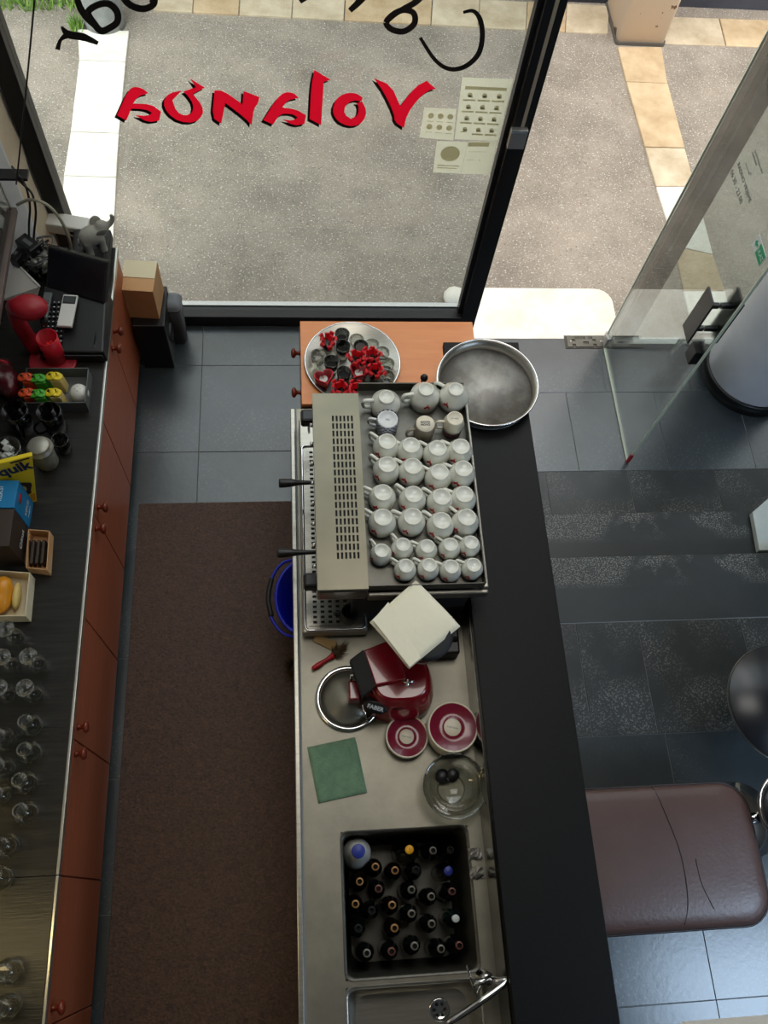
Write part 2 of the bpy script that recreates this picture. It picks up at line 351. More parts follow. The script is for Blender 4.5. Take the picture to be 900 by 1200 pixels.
def text(s, size, m, parent, origin, u, v, ext=.0006, name='lettering', align='CENTER', bold=0):
    """flat lettering as a mesh; u = reading direction, v = up of the letters"""
    c = bpy.data.curves.new('t', 'FONT'); c.body = s; c.size = size; c.align_x = align; c.align_y = 'CENTER'; c.extrude = ext; c.offset = bold; c.resolution_u = 2
    t = bpy.data.objects.new('t', c); COL.objects.link(t)
    dg = bpy.context.evaluated_depsgraph_get(); me = bpy.data.meshes.new_from_object(t.evaluated_get(dg))
    bpy.data.objects.remove(t); bpy.data.curves.remove(c)
    u = Vector(u).normalized(); v = Vector(v); w = u.cross(v).normalized(); v = w.cross(u)
    me.transform(Matrix(((u.x, v.x, w.x, origin[0]), (u.y, v.y, w.y, origin[1]), (u.z, v.z, w.z, origin[2]), (0, 0, 0, 1))))
    me.name = name; me.materials.clear(); me.materials.append(m)
    o = bpy.data.objects.new(name, me); COL.objects.link(o)
    if parent: o.parent = parent
    return o
def simple(name, mb, m, label, cat, loc=(0, 0, 0), rz=0, group=None, bevel=0):
    return tag(mb.build(name, m, None, loc, rz, bevel), label, cat, group)

# ================================================================== SETTING
ZE = -.34                                   # entrance and street level
GY = 3.42                                   # plane of the shop front
XP = 1.0                                    # edge of the raised bar floor, under the bar front
LW = -1.56                                  # left wall
fl = struct(MB().box(LW, XP, -3.6, GY - .06, -.34, -.0035).build('floor', M['grout']))
def tiles(parent, xs, ys, z, m, th=.012, gap=.0016, over=None):
    for i in range(len(xs) - 1):
        for j in range(len(ys) - 1):
            w = xs[i + 1] - xs[i]; d = ys[j + 1] - ys[j]
            if w < .01 or d < .01: continue
            MB().box(-w / 2 + gap, w / 2 - gap, -d / 2 + gap, d / 2 - gap, 0, th + random.uniform(-.0008, .0008)).build('tile', m, parent, ((xs[i] + xs[i + 1]) / 2, (ys[j] + ys[j + 1]) / 2, z - th), 0, .0012, 1)
tiles(fl, [LW, -1.19, -.585, .02, .625, XP], [-.0 - .61 * 2, -.61, 0, .61, 1.22, 1.835, 2.45, 3.06, GY - .06], 0, M['slate'])
# entrance floor
fe = struct(MB().box(XP, 4.6, 2.0, GY + .12, ZE - .1, ZE - .0035).build('floor.001', M['grout']))
ye = [2.08, at(628, 553, ZE).y, at(630, 460, ZE).y, GY + .1]
tiles(fe, [XP, 1.60, at(740, 575, ZE).x, 2.75, 3.4, 4.0, 4.6], ye[:2], ZE, M['slate_worn'])
tiles(fe, [XP, 1.83, at(785, 549, ZE).x, 3.05, 3.7, 4.6], ye[1:3], ZE, M['slate'])
tiles(fe, [XP, at(707, 440, ZE).x, 2.73, 3.35, 4.0, 4.6], ye[2:], ZE, M['slate'])
# steps and raised customer floor
fc = struct(MB().box(XP, 4.6, -3.6, 1.66, ZE - .1, -.0035).build('floor.002', M['grout']))
y1 = at(635, 603, -.17).y; y2 = at(643, 654, 0).y; y3 = at(655, 731, 0).y; y4 = at(681, 864, 0).y
MB().box(0, 4.6 - XP, -(y1 - y2) - .02, 0, 0, .17).build('step', M['step'], fc, (XP, y1, ZE), 0, .003)
MB().box(0, 4.6 - XP, -(y2 - y3) + .004, 0, 0, .17).build('step', M['step'], fc, (XP, y2, -.17), 0, .003)
xa = at(747, 731, 0).x; xb = at(867, 725, 0).x; pt = xb - xa
tiles(fc, [XP, xa - pt + .25, xa, xb, xb + pt, xb + 2 * pt, xb + 3 * pt], [y4, y3], 0, M['slate_worn'])
tiles(fc, [XP, at(785, 890, 0).x, at(785, 890, 0).x + pt, xb + pt, xb + 2 * pt, xb + 3 * pt], [y4 - .62 * 3, y4 - .62 * 2, y4 - .62, y4], 0, M['slate'])
# walls, ceiling, mezzanine
struct(MB().box(LW - .12, LW, -3.6, GY + .06, -.34, 6.2).build('wall_left', M['plaster']))
struct(MB().box(4.6, 4.72, -3.6, GY + .1, ZE - .1, 6.2).build('wall_right', M['wall_dark']))
struct(MB().box(LW - .12, 4.72, -3.72, -3.6, ZE - .1, 6.2).build('wall_back', M['wall_dark']))
struct(MB().box(LW - .12, 4.72, -3.72, GY + .2, 6.2, 6.32).build('ceiling', M['ceil']))
ym = at(850, 1193, 2.72).y
xm = at(800, 1199, 2.72).x - .9
struct(MB().prism([(LW, -3.6), (4.6, -3.6), (4.6, ym), (xm + .9, ym), (xm, -.75), (LW, -.75)], 2.72, 2.95).build('ceiling.001', M['plaster']))     # the white mezzanine slab
# pier between shop front and left wall with raw beige render at its edge
struct(MB().prism([(LW, 2.70), (-1.315, 3.19), (-1.305, GY + .10), (LW, GY + .10)], -.34, 6.2).build('wall_front', M['plaster']))
mb = MB(); vs = []; K_ = 40
for k in range(K_ + 1):
    z = 5.6 * k / K_; vs += [(-1.318, 3.188, z), (-1.2885 + random.uniform(-.004, .004), GY - .075 + random.uniform(-.02, .015), z), (-1.304, GY - .04, z)]
mb.add(vs, [f for k in range(K_) for f in ((3 * k, 3 * k + 1, 3 * k + 4, 3 * k + 3), (3 * k + 1, 3 * k + 2, 3 * k + 5, 3 * k + 4))])
struct(mb.build('trim_1', M['beige']))

# shop-front window
wl, wr = -1.205, 1.085
win = struct(MB().box(wl, wr, GY - .005, GY + .005, .06, 5.6).build('window_1', M['pane']))
MB().box(wl - .085, wl, GY - .05, GY + .06, 0, 5.6).build('frame_post', M['frame'], win, bevel=.004)
pr = MB(); pr.box(wr - .02, wr + .075, GY - .05, GY + .06, -.34, 5.6)
pr.build('frame_post', M['frame'], win, bevel=.004)
MB().box(wr - .045, wr - .022, GY - .018, GY + .03, .08, 5.6).build('glazing_bead', M['frame'], win)
MB().box(wr + .020, wr + .036, GY - .056, GY - .049, 1.50, 5.5).build('glazing_seal', M['seal'], win)
MB().box(wl, wr - .02, GY - .055, GY + .06, -.01, .085).build('frame_sill', M['frame'], win, bevel=.004)
MB().box(wl, wr - .02, GY + .030, GY + .062, .085, .095).build('sill_bead', M['alu'], win)
MB().box(wl, wr - .02, GY - .05, GY + .06, 5.5, 5.6).build('frame_head', M['frame'], win)
struct(MB().box(-1.3, 4.6, GY - .06, GY + .1, 5.6, 6.2).build('wall_front.001', M['plaster']))
struct(MB().box(-1.3, wr + .07, GY - .05, GY + .1, -.34, -.01).build('wall_front.002', M['frame']))

# lettering on the glass (reads from the street, so mirrored from in here)
def soften(pl):
    P = [Vector((x, y)) for x, y in pl]; out = []; n = len(P)
    for i in range(n):
        a, b, c = P[i - 1], P[i], P[(i + 1) % n]
        if (b - a).length > 1e-6 and (c - b).length > 1e-6 and (b - a).angle(c - b) < math.radians(62): out += [b + (a - b) * .25, b * .75 + (a + c) * .125, b + (c - b) * .25]
        else: out.append(b)
    return [tuple(p) for p in out]
def px_poly(pl, m, name, parent, Y=GY - .007, th=.004, off=(0, 0), cut=None):
    """a vinyl letter; cut = outline removed from it (the red letter laid over its black shadow)"""
    def solid(q, y0, y1, nm):
        mb = MB(); P = [aty(x, y, Y) for x, y in q]; n = len(P)
        A = [Vector((p.x, y0, p.z)) for p in P]; B = [Vector((p.x, y1, p.z)) for p in P]
        mb.add(A + B, [tuple(range(n)), tuple(reversed(range(n, 2 * n)))] + [(i, (i + 1) % n, n + (i + 1) % n, n + i) for i in range(n)])
        return mb.build(nm, m)
    pl = soften(pl); o = solid([(x + off[0], y + off[1]) for x, y in pl], Y, Y + th, name)
    if cut:
        c = solid(soften(cut), Y - .01, Y + .02, 'cut'); md = o.modifiers.new('b', 'BOOLEAN'); md.object = c; md.operation = 'DIFFERENCE'; md.solver = 'EXACT'
        me = bpy.data.meshes.new_from_object(o.evaluated_get(bpy.context.evaluated_depsgraph_get())); o.modifiers.clear(); o.data = me; bpy.data.objects.remove(c)
    bm = bmesh.new(); bm.from_mesh(o.data)
    bmesh.ops.delete(bm, geom=[f for f in bm.faces if not (abs(f.normal.y) > .7 and abs(f.calc_center_median().y - Y) < 1e-4)], context='FACES'); bm.to_mesh(o.data); bm.free()
    o.parent = parent; return o
def px_stroke(pl, w, m, name, parent, Y=GY - .007, th=.0015, off=(0, 0), closed=False, mb=None):
    own = mb is None; mb = mb or MB()
    P = [Vector((x + off[0], y + off[1], 0)) for x, y in pl]
    if closed: P = [P[-1]] + P + [P[0], P[1]]; C = smooth_curve(P, 6)[6:-6]
    else: C = smooth_curve(P, 6)
    ws = w if isinstance(w, (list, tuple)) else [w, w]
    L = []; Rr = []
    for i, p in enumerate(C):
        t = (C[min(i + 1, len(C) - 1)] - C[max(i - 1, 0)])
        if t.length < 1e-6: continue
        t.normalize(); nrm = Vector((-t.y, t.x, 0)); f = i / (len(C) - 1) * (len(ws) - 1); k = min(int(f), len(ws) - 2)
        hw = (ws[k] * (1 - (f - k)) + ws[k + 1] * (f - k)) / 2
        L.append(aty(*(p + nrm * hw).xy, Y)); Rr.append(aty(*(p - nrm * hw).xy, Y))
    n = len(L); d = Vector((0, th, 0)); vs = L + Rr + [p + d for p in L] + [p + d for p in Rr]; fs = []
    for i in range(n - 1):
        fs += [(i, i + 1, n + i + 1, n + i), (2 * n + i, 3 * n + i, 3 * n + i + 1, 2 * n + i + 1), (i, 2 * n + i, 2 * n + i + 1, i + 1), (n + i, n + i + 1, 3 * n + i + 1, 3 * n + i)]
    fs += [(0, n, 3 * n, 2 * n), (n - 1, 3 * n - 1, 4 * n - 1, 2 * n - 1)]
    mb.add(vs, fs)
    return mb.build(name, m, parent) if own else mb
z2 = lambda l: [(300 + x / 3, y / 3) for x, y in l]
z1 = lambda l: [(x / 3, y / 3) for x, y in l]
letters = [
    ('poly', z2([(415, 275), (475, 300), (507, 372), (560, 305), (600, 284), (632, 312), (605, 318), (568, 350), (532, 400), (520, 450), (487, 428), (485, 398), (450, 325)])),
    ('poly', z2([(205, 246), (262, 280), (238, 288), (229, 440), (188, 418), (194, 300)])),
    ('poly', z2([(268, 385), (280, 350), (310, 328), (350, 326), (374, 342), (372, 356), (340, 352), (312, 372), (310, 402), (334, 418), (358, 404), (361, 372), (350, 360), (373, 357), (390, 390), (378, 428), (344, 446), (300, 436), (276, 412)])),
    ('poly', z2([(25, 422), (68, 352), (100, 323), (132, 326), (150, 344), (112, 352), (92, 378), (140, 384), (176, 405), (170, 436), (135, 442), (92, 420), (130, 424), (146, 412), (128, 400), (84, 400), (60, 438)])),
    ('poly', [*z1([(745, 412), (754, 318), (784, 318), (852, 366), (856, 320), (905, 338)]), (304, 114), (302, 122), *z1([(893, 380), (884, 441), (862, 415), (792, 362), (778, 435)])]),
    ('poly', z1([(668, 276), (720, 308), (678, 330), (712, 372), (714, 405), (684, 432), (630, 428), (588, 398), (572, 360), (592, 328), (640, 318), (606, 352), (620, 392), (650, 408), (676, 396), (680, 366), (660, 336), (644, 322), (688, 306)])),
    ('poly', z1([(410, 405), (450, 318), (472, 304), (500, 310), (522, 328), (486, 338), (468, 364), (530, 366), (566, 392), (560, 424), (520, 430), (474, 404), (516, 408), (534, 396), (510, 384), (462, 382), (444, 424)])),
]
for L in letters:
    for mm, nm, off, YY in ((M['vinyl_black'], 'letter_shadow', (-2.6, 2.6), GY - .0065), (M['vinyl_red'], 'letter', (0, 0), GY - .009)):
        if L[0] == 'poly': px_poly(L[1], mm, nm, win, YY, .004, off, L[1] if nm == 'letter_shadow' else None)
        else: px_stroke(L[1], L[2], mm, nm, win, YY, 0, off, True)
zC = lambda l: [(340 + x / 3.214, y / 3.214) for x, y in l]
zA = lambda l: [(40 + x / 4.09, y / 4.09) for x, y in l]
K = M['vinyl_black']
px_stroke(zC([(652, 47), (690, 42), (716, 75), (724, 140), (708, 205), (660, 250), (600, 260), (545, 225), (490, 142)]), [3, 6, 6, 5, 4], K, 'letter', win)
a_ = MB(); px_stroke(zC([(362, 85), (385, 112), (430, 118), (468, 88), (465, 50), (430, 38), (392, 52)]), 7, K, '', None, closed=True, mb=a_)
px_stroke(zC([(500, -20), (470, 10), (400, 50), (362, 85)]), [8, 7, 5], K, '', None, Y=GY - .0075, mb=a_); a_.build('letter', K, win)
px_stroke(zC([(340, -110), (300, -40), (262, 5), (225, 40)]), [4, 8, 8, 6], K, 'letter', win)
px_stroke(zC([(150, -130), (110, -60), (70, -20), (36, 6)]), [4, 8, 8, 6], K, 'letter', win)
e_ = MB(); px_stroke([(215, -30), (240, -48), (262, -30), (250, -8), (222, -8), (208, -28)], 7, K, '', None, mb=e_); e_.build('letter', K, win)
b_ = MB(); px_stroke(zA([(430, -10), (470, 30), (530, 42), (575, 15), (560, -40), (500, -60), (450, -45)]), 8, K, '', None, closed=True, mb=b_)
px_stroke([(178, 4), (196, -30), (206, -60)], 8, K, '', None, Y=GY - .0075, mb=b_); b_.build('letter', K, win)
a2 = MB(); px_stroke(zA([(258, 60), (300, 26), (355, 18), (396, 55), (398, 105), (360, 135), (320, 148), (285, 110)]), 8, K, '', None, closed=True, mb=a2)
px_stroke(zA([(200, -30), (222, 40), (262, 95), (322, 152)]), [6, 8, 8, 5], K, '', None, Y=GY - .0075, mb=a2); a2.build('letter', K, win)
r_ = MB(); px_stroke(zA([(130, 128), (165, 165), (235, 178), (306, 208)]), [2, 9, 9, 4], K, '', None, mb=r_)
px_stroke(zA([(165, 165), (128, 190), (112, 238)]), [9, 4, 6], K, '', None, Y=GY - .0075, mb=r_); r_.build('letter', K, win)

# notices taped on the outside of the glass
def notice(name, label, quad, marks):
    Y = GY + .008; t = thing(name, label, 'notice', tuple(aty(*quad[3], Y)), 0, None)
    mb = MB(); base = Vector(t.location); P = [aty(x, y, Y) - base for x, y in quad]; d = Vector((0, .0012, 0))
    mb.add(P, [(0, 1, 2, 3)]); mb.build('sheet', M['paper'], t)
    pm = MB()
    def uv(u, v): return (P[0] * (1 - u) + P[1] * u) * (1 - v) + (P[3] * (1 - u) + P[2] * u) * v - Vector((0, .0006, 0))
    for kd, u, v, a, b in marks:
        if kd == 'r': q = [uv(u, v), uv(u + a, v), uv(u + a, v + b), uv(u, v + b)]
        else: q = [uv(u + a * math.cos(k * PI / 8), v + b * math.sin(k * PI / 8)) for k in range(16)]
        pm.add(q, [tuple(range(len(q)))])
    pm.build('print', M['print'], t, fix=False)
zN = lambda l: [(480 + x / 6.923, 80 + y / 6.923) for x, y in l]
mk = [('r', .08, .13, .84, .05)]
for r in range(4):
    for c in range(3):
        mk += [('r', .07 + c * .3, .33 + r * .185, .26, .028)] if not (r == 3 and c == 0) else [('r', .1, .86, .15, .012)]
        mk += [('c', .2 + c * .3, .26 + r * .185, .05, .032), ('r', .16 + c * .3, .27 + r * .185, .10, .035)]
notice('notice_sheet', 'largest taped notice with rows of small pictograms on the window glass', zN([(428, 72), (840, 90), (715, 592), (365, 575)]), mk)
notice('notice_sheet.001', 'small notice with six round symbols left of the pictogram sheet', zN([(120, 318), (378, 330), (355, 585), (80, 562)]),
       [('c', .24 + .3 * c, .25 + .36 * r, .09, .09) for r in range(2) for c in range(3)] + [('r', .14 + .3 * c, .42 + .36 * r, .2, .02) for r in range(2) for c in range(3)])
notice('notice_sheet.002', 'small notice with large grey oval below the six-symbol notice', zN([(222, 590), (470, 598), (415, 855), (190, 845)]),
       [('c', .5, .38, .33, .24), ('r', .12, .74, .76, .03), ('r', .12, .82, .7, .03)])
notice('notice_sheet.003', 'mostly blank notice with one header bar beside the post', zN([(472, 594), (712, 594), (650, 862), (418, 855)]),
       [('r', .03, .02, .72, .13), ('r', .1, .55, .25, .015), ('r', .5, .55, .06, .03), ('r', .1, .3, .6, .012)])
# metal lock box on the post
cl = aty(606, 161, GY - .06)
lk = thing('lock_case', 'square metal lock case clamped on the black window post', 'lock', (cl.x, GY - .05, cl.z))
MB().box(-.042, .042, -.03, 0, -.055, .055).build('case', M['alu'], lk, bevel=.003)
MB().box(-.04, .04, -.034, -.03, .045, .056).build('lip', M['chrome'], lk)

# open glass door
hx = at(707, 402, ZE).x; hy = at(707, 402, ZE).y; fy = at(737, 541, ZE).y
door = struct(MB().box(-.005, .005, 0, hy - fy, .012, 2.95).build('door_1', M['doorpane'], None, (hx, fy, ZE)))
dl = hy - fy
MB().box(-.0075, .0075, -.006, 0, .05, 2.95).build('glass_edge', M['edge'], door)
MB().box(-.0085, .0085, 0, dl, .004, .014).build('glass_edge', M['edge'], door)
MB().box(-.0075, .0075, dl, dl + .006, .012, 2.95).build('glass_edge', M['edge'], door)
MB().box(-.011, .011, -.010, .004, .006, .10).build('corner_guard', M['red_print'], door)['label'] = 'red corner tape'
hb = MB()
ph = atx(835, 370, hx); hyl = ph.y - fy; hz = ph.z - ZE
hd = MB().box(-.085, -.073, hyl - .06, hyl + .06, hz - .16, hz + .16); hd.box(-.075, -.004, hyl - .012, hyl + .012, hz + .07, hz + .095); hd.box(-.075, -.004, hyl - .012, hyl + .012, hz - .12, hz - .095)
hd.build('handle', M['frame'], door, bevel=.002)
hd = MB().box(.073, .085, hyl - .06, hyl + .06, hz - .16, hz + .16); hd.box(.004, .075, hyl - .012, hyl + .012, hz + .07, hz + .095); hd.box(.004, .075, hyl - .012, hyl + .012, hz - .12, hz - .095)
hd.build('handle', M['frame'], door, bevel=.002)
MB().box(-.03, .03, hyl - .10, hyl - .02, hz - .30, hz - .19).build('lock', M['frame'], door, bevel=.003)
MB().box(-.012, .012, dl - .05, dl + .02, .012, .11).build('patch_hinge', M['alu'], door, bevel=.002)
# opening hours and entrance sign on the door's street face, which looks at us while open
U = (0, -1, 0); Vv = (0, 0, 1)
for (px_, py_, s_, st) in ((872, 214, .034, 'RADNO VRIJEME'), (863, 219, .040, '06.30 - 23.00'), (884, 186, .017, 'CAFFE BAR'), (889, 190, .015, 'UGOSTITELJSKI OBRT'), (880, 204, .014, 'VL.'), (876, 198, .014, 'ULICA I KBR')):
    p = atx(px_, py_, hx - .006); text(st, s_, M['vinyl_black'], door, (-.0062, p.y - fy, p.z - ZE), U, Vv, .0003)
sg = atx(890, 295, hx - .007); sy_, sz_ = sg.y - fy, sg.z - ZE
MB().box(-.0075, -.0055, sy_ - .062, sy_ + .075, sz_ - .035, sz_ + .035).build('entrance_sign', M['white_print'], door)
MB().box(-.0085, -.0075, sy_ - .058, sy_ + .022, sz_ - .031, sz_ + .031).build('entrance_sign', M['green_sign'], door)
text('ULAZ', .03, M['white_print'], door, (-.0092, sy_ - .018, sz_), U, Vv, .0003)
ar = MB(); A = [(sy_ + .068, .0), (sy_ + .048, .022), (sy_ + .048, .008), (sy_ + .03, .008), (sy_ + .03, -.008), (sy_ + .048, -.008), (sy_ + .048, -.022)]
ar.add([(-.0082, y, sz_ + z) for y, z in A], [tuple(range(7))]); ar.build('arrow', M['green_sign'], door)
# floor closer plate
fp = at(686, 401, ZE)
cp = thing('floor_closer', 'metal door closer plate with cutouts let into entrance threshold', 'door closer', (fp.x, fp.y, ZE))
MB().box(-.15, .15, -.055, .055, .0, .003).build('recess', M['joint'], cp)
pl_ = MB(); xs = [-.135, -.10, -.075, -.02, .0, .02, .05, .075, .135]; ys = [-.045, -.02, 0, .02, .045]
holes = {(1, 2), (3, 1), (4, 1), (6, 2), (2, 3), (5, 3), (3, 3), (1, 0), (6, 0)}
def grid_panel(mb, xs, ys, z0, z1, holes, mi=0):
    nx, ny = len(xs) - 1, len(ys) - 1
    for i in range(nx):
        for j in range(ny):
            if (i, j) in holes: continue
            a, b, c, d = xs[i], xs[i + 1], ys[j], ys[j + 1]
            mb.add([(a, c, z1), (b, c, z1), (b, d, z1), (a, d, z1)], [(0, 1, 2, 3)], mi); mb.add([(a, c, z0), (b, c, z0), (b, d, z0), (a, d, z0)], [(3, 2, 1, 0)], mi)
            for di, dj, p, q in ((-1, 0, (a, d), (a, c)), (1, 0, (b, c), (b, d)), (0, -1, (a, c), (b, c)), (0, 1, (b, d), (a, d))):
                ni, nj = i + di, j + dj
                if ni < 0 or nj < 0 or ni >= nx or nj >= ny or (ni, nj) in holes:
                    mb.add([(*p, z0), (*q, z0), (*q, z1), (*p, z1)], [(0, 1, 2, 3)], mi)
grid_panel(pl_, xs, ys, .003, .009, holes); pl_.build('plate', M['steel_dark'], cp)
for sx_ in (-.11, .11):
    MB().cyl((sx_, .0, 0), .006, .009, .012, 10).build('screw', M['chrome'], cp)
# fixed pane right of the door
w2 = struct(MB().box(hx + .06, 4.6, GY + .045, GY + .055, ZE + .06, 5.6).build('window_2', M['pane']))
MB().box(hx + .06, 4.6, GY + .02, GY + .08, ZE, ZE + .05).build('frame_sill', M['alu'], w2, bevel=.003)
MB().box(hx + .5, 4.6, GY - .05, GY + .02, ZE, ZE + .035).build('frame_sill', M['frame'], w2)

pa, pb2 = at(718, 397, ZE), at(742, 397, ZE)
MB().box(pa.x, pb2.x, pa.y, pa.y + .07, ZE, 5.6).build('frame_post', M['frame'], w2, bevel=.004)
MB().box(pa.x + (pb2.x - pa.x) * .30, pa.x + (pb2.x - pa.x) * .42, pa.y - .004, pa.y, ZE + .9, 5.6).build('glazing_seal', M['seal'], w2)
# column
ca = at(825, 452, ZE); cbt = at(868, 489, ZE); cx_, cy_, cr_ = ca.x + .34, at(880, 440, ZE).y, .34
# fit: left-most tangent and nearest point of the base circle
cy_ = (cbt.y + cr_) ; cx_ = max(cx_, cbt.x + .06)
clm = thing('column', 'round white column with a black base ring inside the entrance', 'column', (cx_, cy_, ZE))
MB().lathe([(cr_ - .02, .10), (cr_ - .02, 6.5)], 48).build('shaft', M['col_white'], clm)
MB().lathe([(cr_ - .04, 0), (cr_, 0), (cr_, .09), (cr_ - .01, .10), (cr_ - .02, .10)], 48).build('base_ring', M['frame'], clm)
# clear glass vase by the column
vb = at(783, 441, ZE)
vs_ = thing('glass_vase', 'tall clear glass cylinder vase on the floor behind the open door', 'vase', (vb.x, vb.y, ZE))
MB().lathe([(0, .012), (.072, .012), (.075, .02), (.078, .42), (.082, .42), (.082, .0), (0, .0)], 28).build('body', M['glass'], vs_)
MB().tube([(.045 * math.cos(a / 8 * 2 * PI) , .045 * math.sin(a / 8 * 2 * PI), .018) for a in range(8)], .012, 6, closed=True).build('glass_base_ring', M['glass'], vs_)
# pale cheek block beside the steps
q = [at(882, 600, -.12), at(900, 583, -.12), at(890, 645, -.12)]
ck = MB(); x0 = q[0].x; ck.prism([(x0, q[0].y), (q[2].x, q[2].y), (4.6, q[2].y), (4.6, q[0].y + .5), (x0 + .22, q[0].y + .16)], -.165, -.12)
struct(ck.build('trim_2', M['cheek'], bevel=.004))

# ------------------------------------------------------------------ street
ZS = ZE - .02
struct(MB().box(-7, 11, GY + .1, 12, ZS - .2, ZS).build('street_ground', M['asphalt']))
def slab_band(name, label, seq, mats, z=ZS):
    """seq: list of quads in px"""
    t = struct(MB().box(-.001, .001, -.001, .001, -.002, 0).build(name, M['joint'], None, (*at(*seq[0][0], z).xy, z)))
    b = Vector(t.location)
    for k, q in enumerate(seq):
        P = [at(x, y, z) - b for x, y in q]; c = sum(P, Vector()) / 4; P = [c + (p - c) * .985 for p in P]
        h = .012 + random.uniform(0, .006)
        mb = MB().hexa([*[(p.x, p.y, -.01) for p in P], *[(p.x, p.y, h) for p in P]])
        mb.build('stone_slab', M[mats[k % len(mats)]], t, bevel=.006)
    return t
slab_band('paving_band', '', [[(93, 72), (91, 36), (152, 38), (148, 74)], [(83, 156), (93, 72), (148, 74), (140, 158)], [(75, 207), (83, 156), (140, 158), (137, 209)], [(70, 290), (75, 207), (137, 209), (133, 290)], [(68, 350), (70, 290), (133, 290), (130, 350)]], ['stone_pale'])
slab_band('paving_band.001', '', [[(733, 97), (723, 56), (775, 56), (782, 99)], [(755, 174), (733, 97), (782, 99), (802, 175)], [(768, 220), (755, 174), (802, 175), (814, 220)], [(790, 290), (768, 220), (814, 220), (835, 300)], [(800, 342), (790, 290), (835, 300), (849, 342)], [(812, 392), (800, 342), (849, 342), (862, 392)]], ['stone_tan', 'stone_tan', 'stone', 'stone_pale', 'stone_tan', 'stone_pale'])
bt = []
ex = [180, 226, 280, 342, 403, 505, 560, 616, 662, 712]
for a, b in zip(ex, ex[1:]):
    ya = 14 + (a - 180) * .051; yb = 14 + (b - 180) * .051
    bt.append([(a, ya), (a + 2, ya - 33), (b + 2, yb - 33), (b, yb)])
ex = [774, 850, 930, 1010]
for a, b in zip(ex, ex[1:]):
    ya = 52 + (a - 774) * .035; yb = 52 + (b - 774) * .035
    bt.append([(a, ya), (a - 8, ya - 32), (b - 8, yb - 32), (b, yb)])
slab_band('paving_band.002', '', bt, ['stone', 'stone_tan', 'stone'])
# threshold slab in front of the door
th = rrect(1.12, at(722, 380, ZS).x, GY + .1, at(640, 340, ZS).y, .12)
struct(MB().prism([(x, max(y, GY + .10)) for x, y in th], ZS, ZS + .02).build('trim_3', M['stone_pale']))
fy0 = at(680, 8, ZS).y
fa = struct(MB().box(-7, 11, fy0 + .06, fy0 + .6, ZS, 1.0).build('wall_street', M['facade']))
struct(MB().box(-7, 11, fy0 + .1, fy0 + .6, 1.0, 5.5).build('wall_street.001', M['facade_up']))
pb0 = at(722, 52, ZS); pb1 = at(776, 50, ZS)
pil = thing('pilaster', 'cream painted pilaster with peeling brown patches across the street', 'pilaster', ((pb0.x + pb1.x) / 2, pb0.y, ZS))
hw = (pb1.x - pb0.x) / 2
MB().prism(rrect(-hw, hw, 0, fy0 + .055 - pb0.y, .03), 0, 4.5, sm=True).build('shaft', M['pilaster'], pil)
MB().prism(rrect(-hw - .012, hw + .012, -.012, fy0 + .055 - pb0.y, .03), 0, .03).build('foot', M['joint'], pil)
sp = at(123, 27, ZS)
bl = thing('stone_bollard', 'grey stone bollard standing on end of the left paving band', 'bollard', (sp.x, sp.y, ZS))
M['grey_stone'] = mat('grey_stone', srgb(120, 120, 116), .8, 0, srgb(150, 150, 146), 6, 5, .3, .7, .2, 20)
MB().lathe([(0, 0), (.17, 0), (.16, .1), (.15, .4), (.11, .47), (0, .49)], 24).build('body', M['grey_stone'], bl)
wst = at(533, 358, ZS)
ws = MB(); ws.ell((0, 0, .03), (.085, .09, .05), 12, 8)
simple('white_stone', ws, M['stone_pale'], 'rounded white stone on the street outside the window corner', 'stone', (wst.x, wst.y + .05, ZS))
gr = MB()
for k in range(900):
    p = at(random.uniform(-10, 105) , random.uniform(-25, 14 if k % 3 else 8), ZS)
    if k > 800: p = at(90 + random.uniform(-6, 6), 33 + random.uniform(-6, 6), ZS)
    a = random.uniform(0, PI); h = random.uniform(.04, .13); dx, dy = .008 * math.cos(a), .008 * math.sin(a); lx, ly = random.uniform(-.05, .05), random.uniform(-.05, .05)
    gr.add([(p.x - dx, p.y - dy, ZS), (p.x + dx, p.y + dy, ZS), (p.x + lx, p.y + ly, ZS + h)], [(0, 1, 2)])
tag(gr.build('roadside_grass', M['grass'], fix=False), 'green grass tufts along the far edge of the street', 'grass', None, 'stuff')

# ================================================================== LEFT COUNTER
ZC = .87                                     # counter level
CX = -.945                                   # front of the cabinets
seams = [-.86, .148, 1.19, 2.19, 3.21]
clab = ['orange wood cabinet at the near dark end under the glasses', 'dark orange wood cabinet with two knobs beside the middle of the strand board',
        'orange wood cabinet with paired knobs beside the far end of the strand board', 'brightest orange wood cabinet nearest the shop window beside the slate tiles']
def mushroom(parent, loc, ax):
    mb = MB(); T = Matrix.Translation(loc) @ Matrix.Rotation(PI / 2 if ax == 'x' else -PI / 2, 4, 'Y')
    mb.lathe([(0, 0), (.015, 0), (.011, .008), (.010, .022), (.024, .030), (.027, .038), (.020, .047), (0, .05)], 16, mi=0, T=T)
    return mb.build('knob', M['knob'], parent)
for k in range(4):
    a, b = seams[k], seams[k + 1]; mid = (a + b) / 2
    t = thing('base_cabinet', clab[k], 'cabinet', (CX, mid, 0), 0, 'orange cabinets under the left counter')
    hw = (b - a) / 2
    MB().box((LW if k < 3 else -1.31) - CX + .01, -.02, -hw + .002, hw - .002, .08, .835).build('body', M['orange_wood'], t)
    MB().box((LW if k < 3 else -1.31) - CX + .01, -.05, -hw, hw, 0, .08).build('plinth', M['plinth'], t)
    for s in (-1, 1):
        d = MB().box(-.0175, 0, min(0, s * hw) + .003, max(0, s * hw) - .003, .085, .83).build('door', M['orange_wood'], t, bevel=.0015, bseg=1)
        mushroom(d, (0, s * .055, .755), 'x')
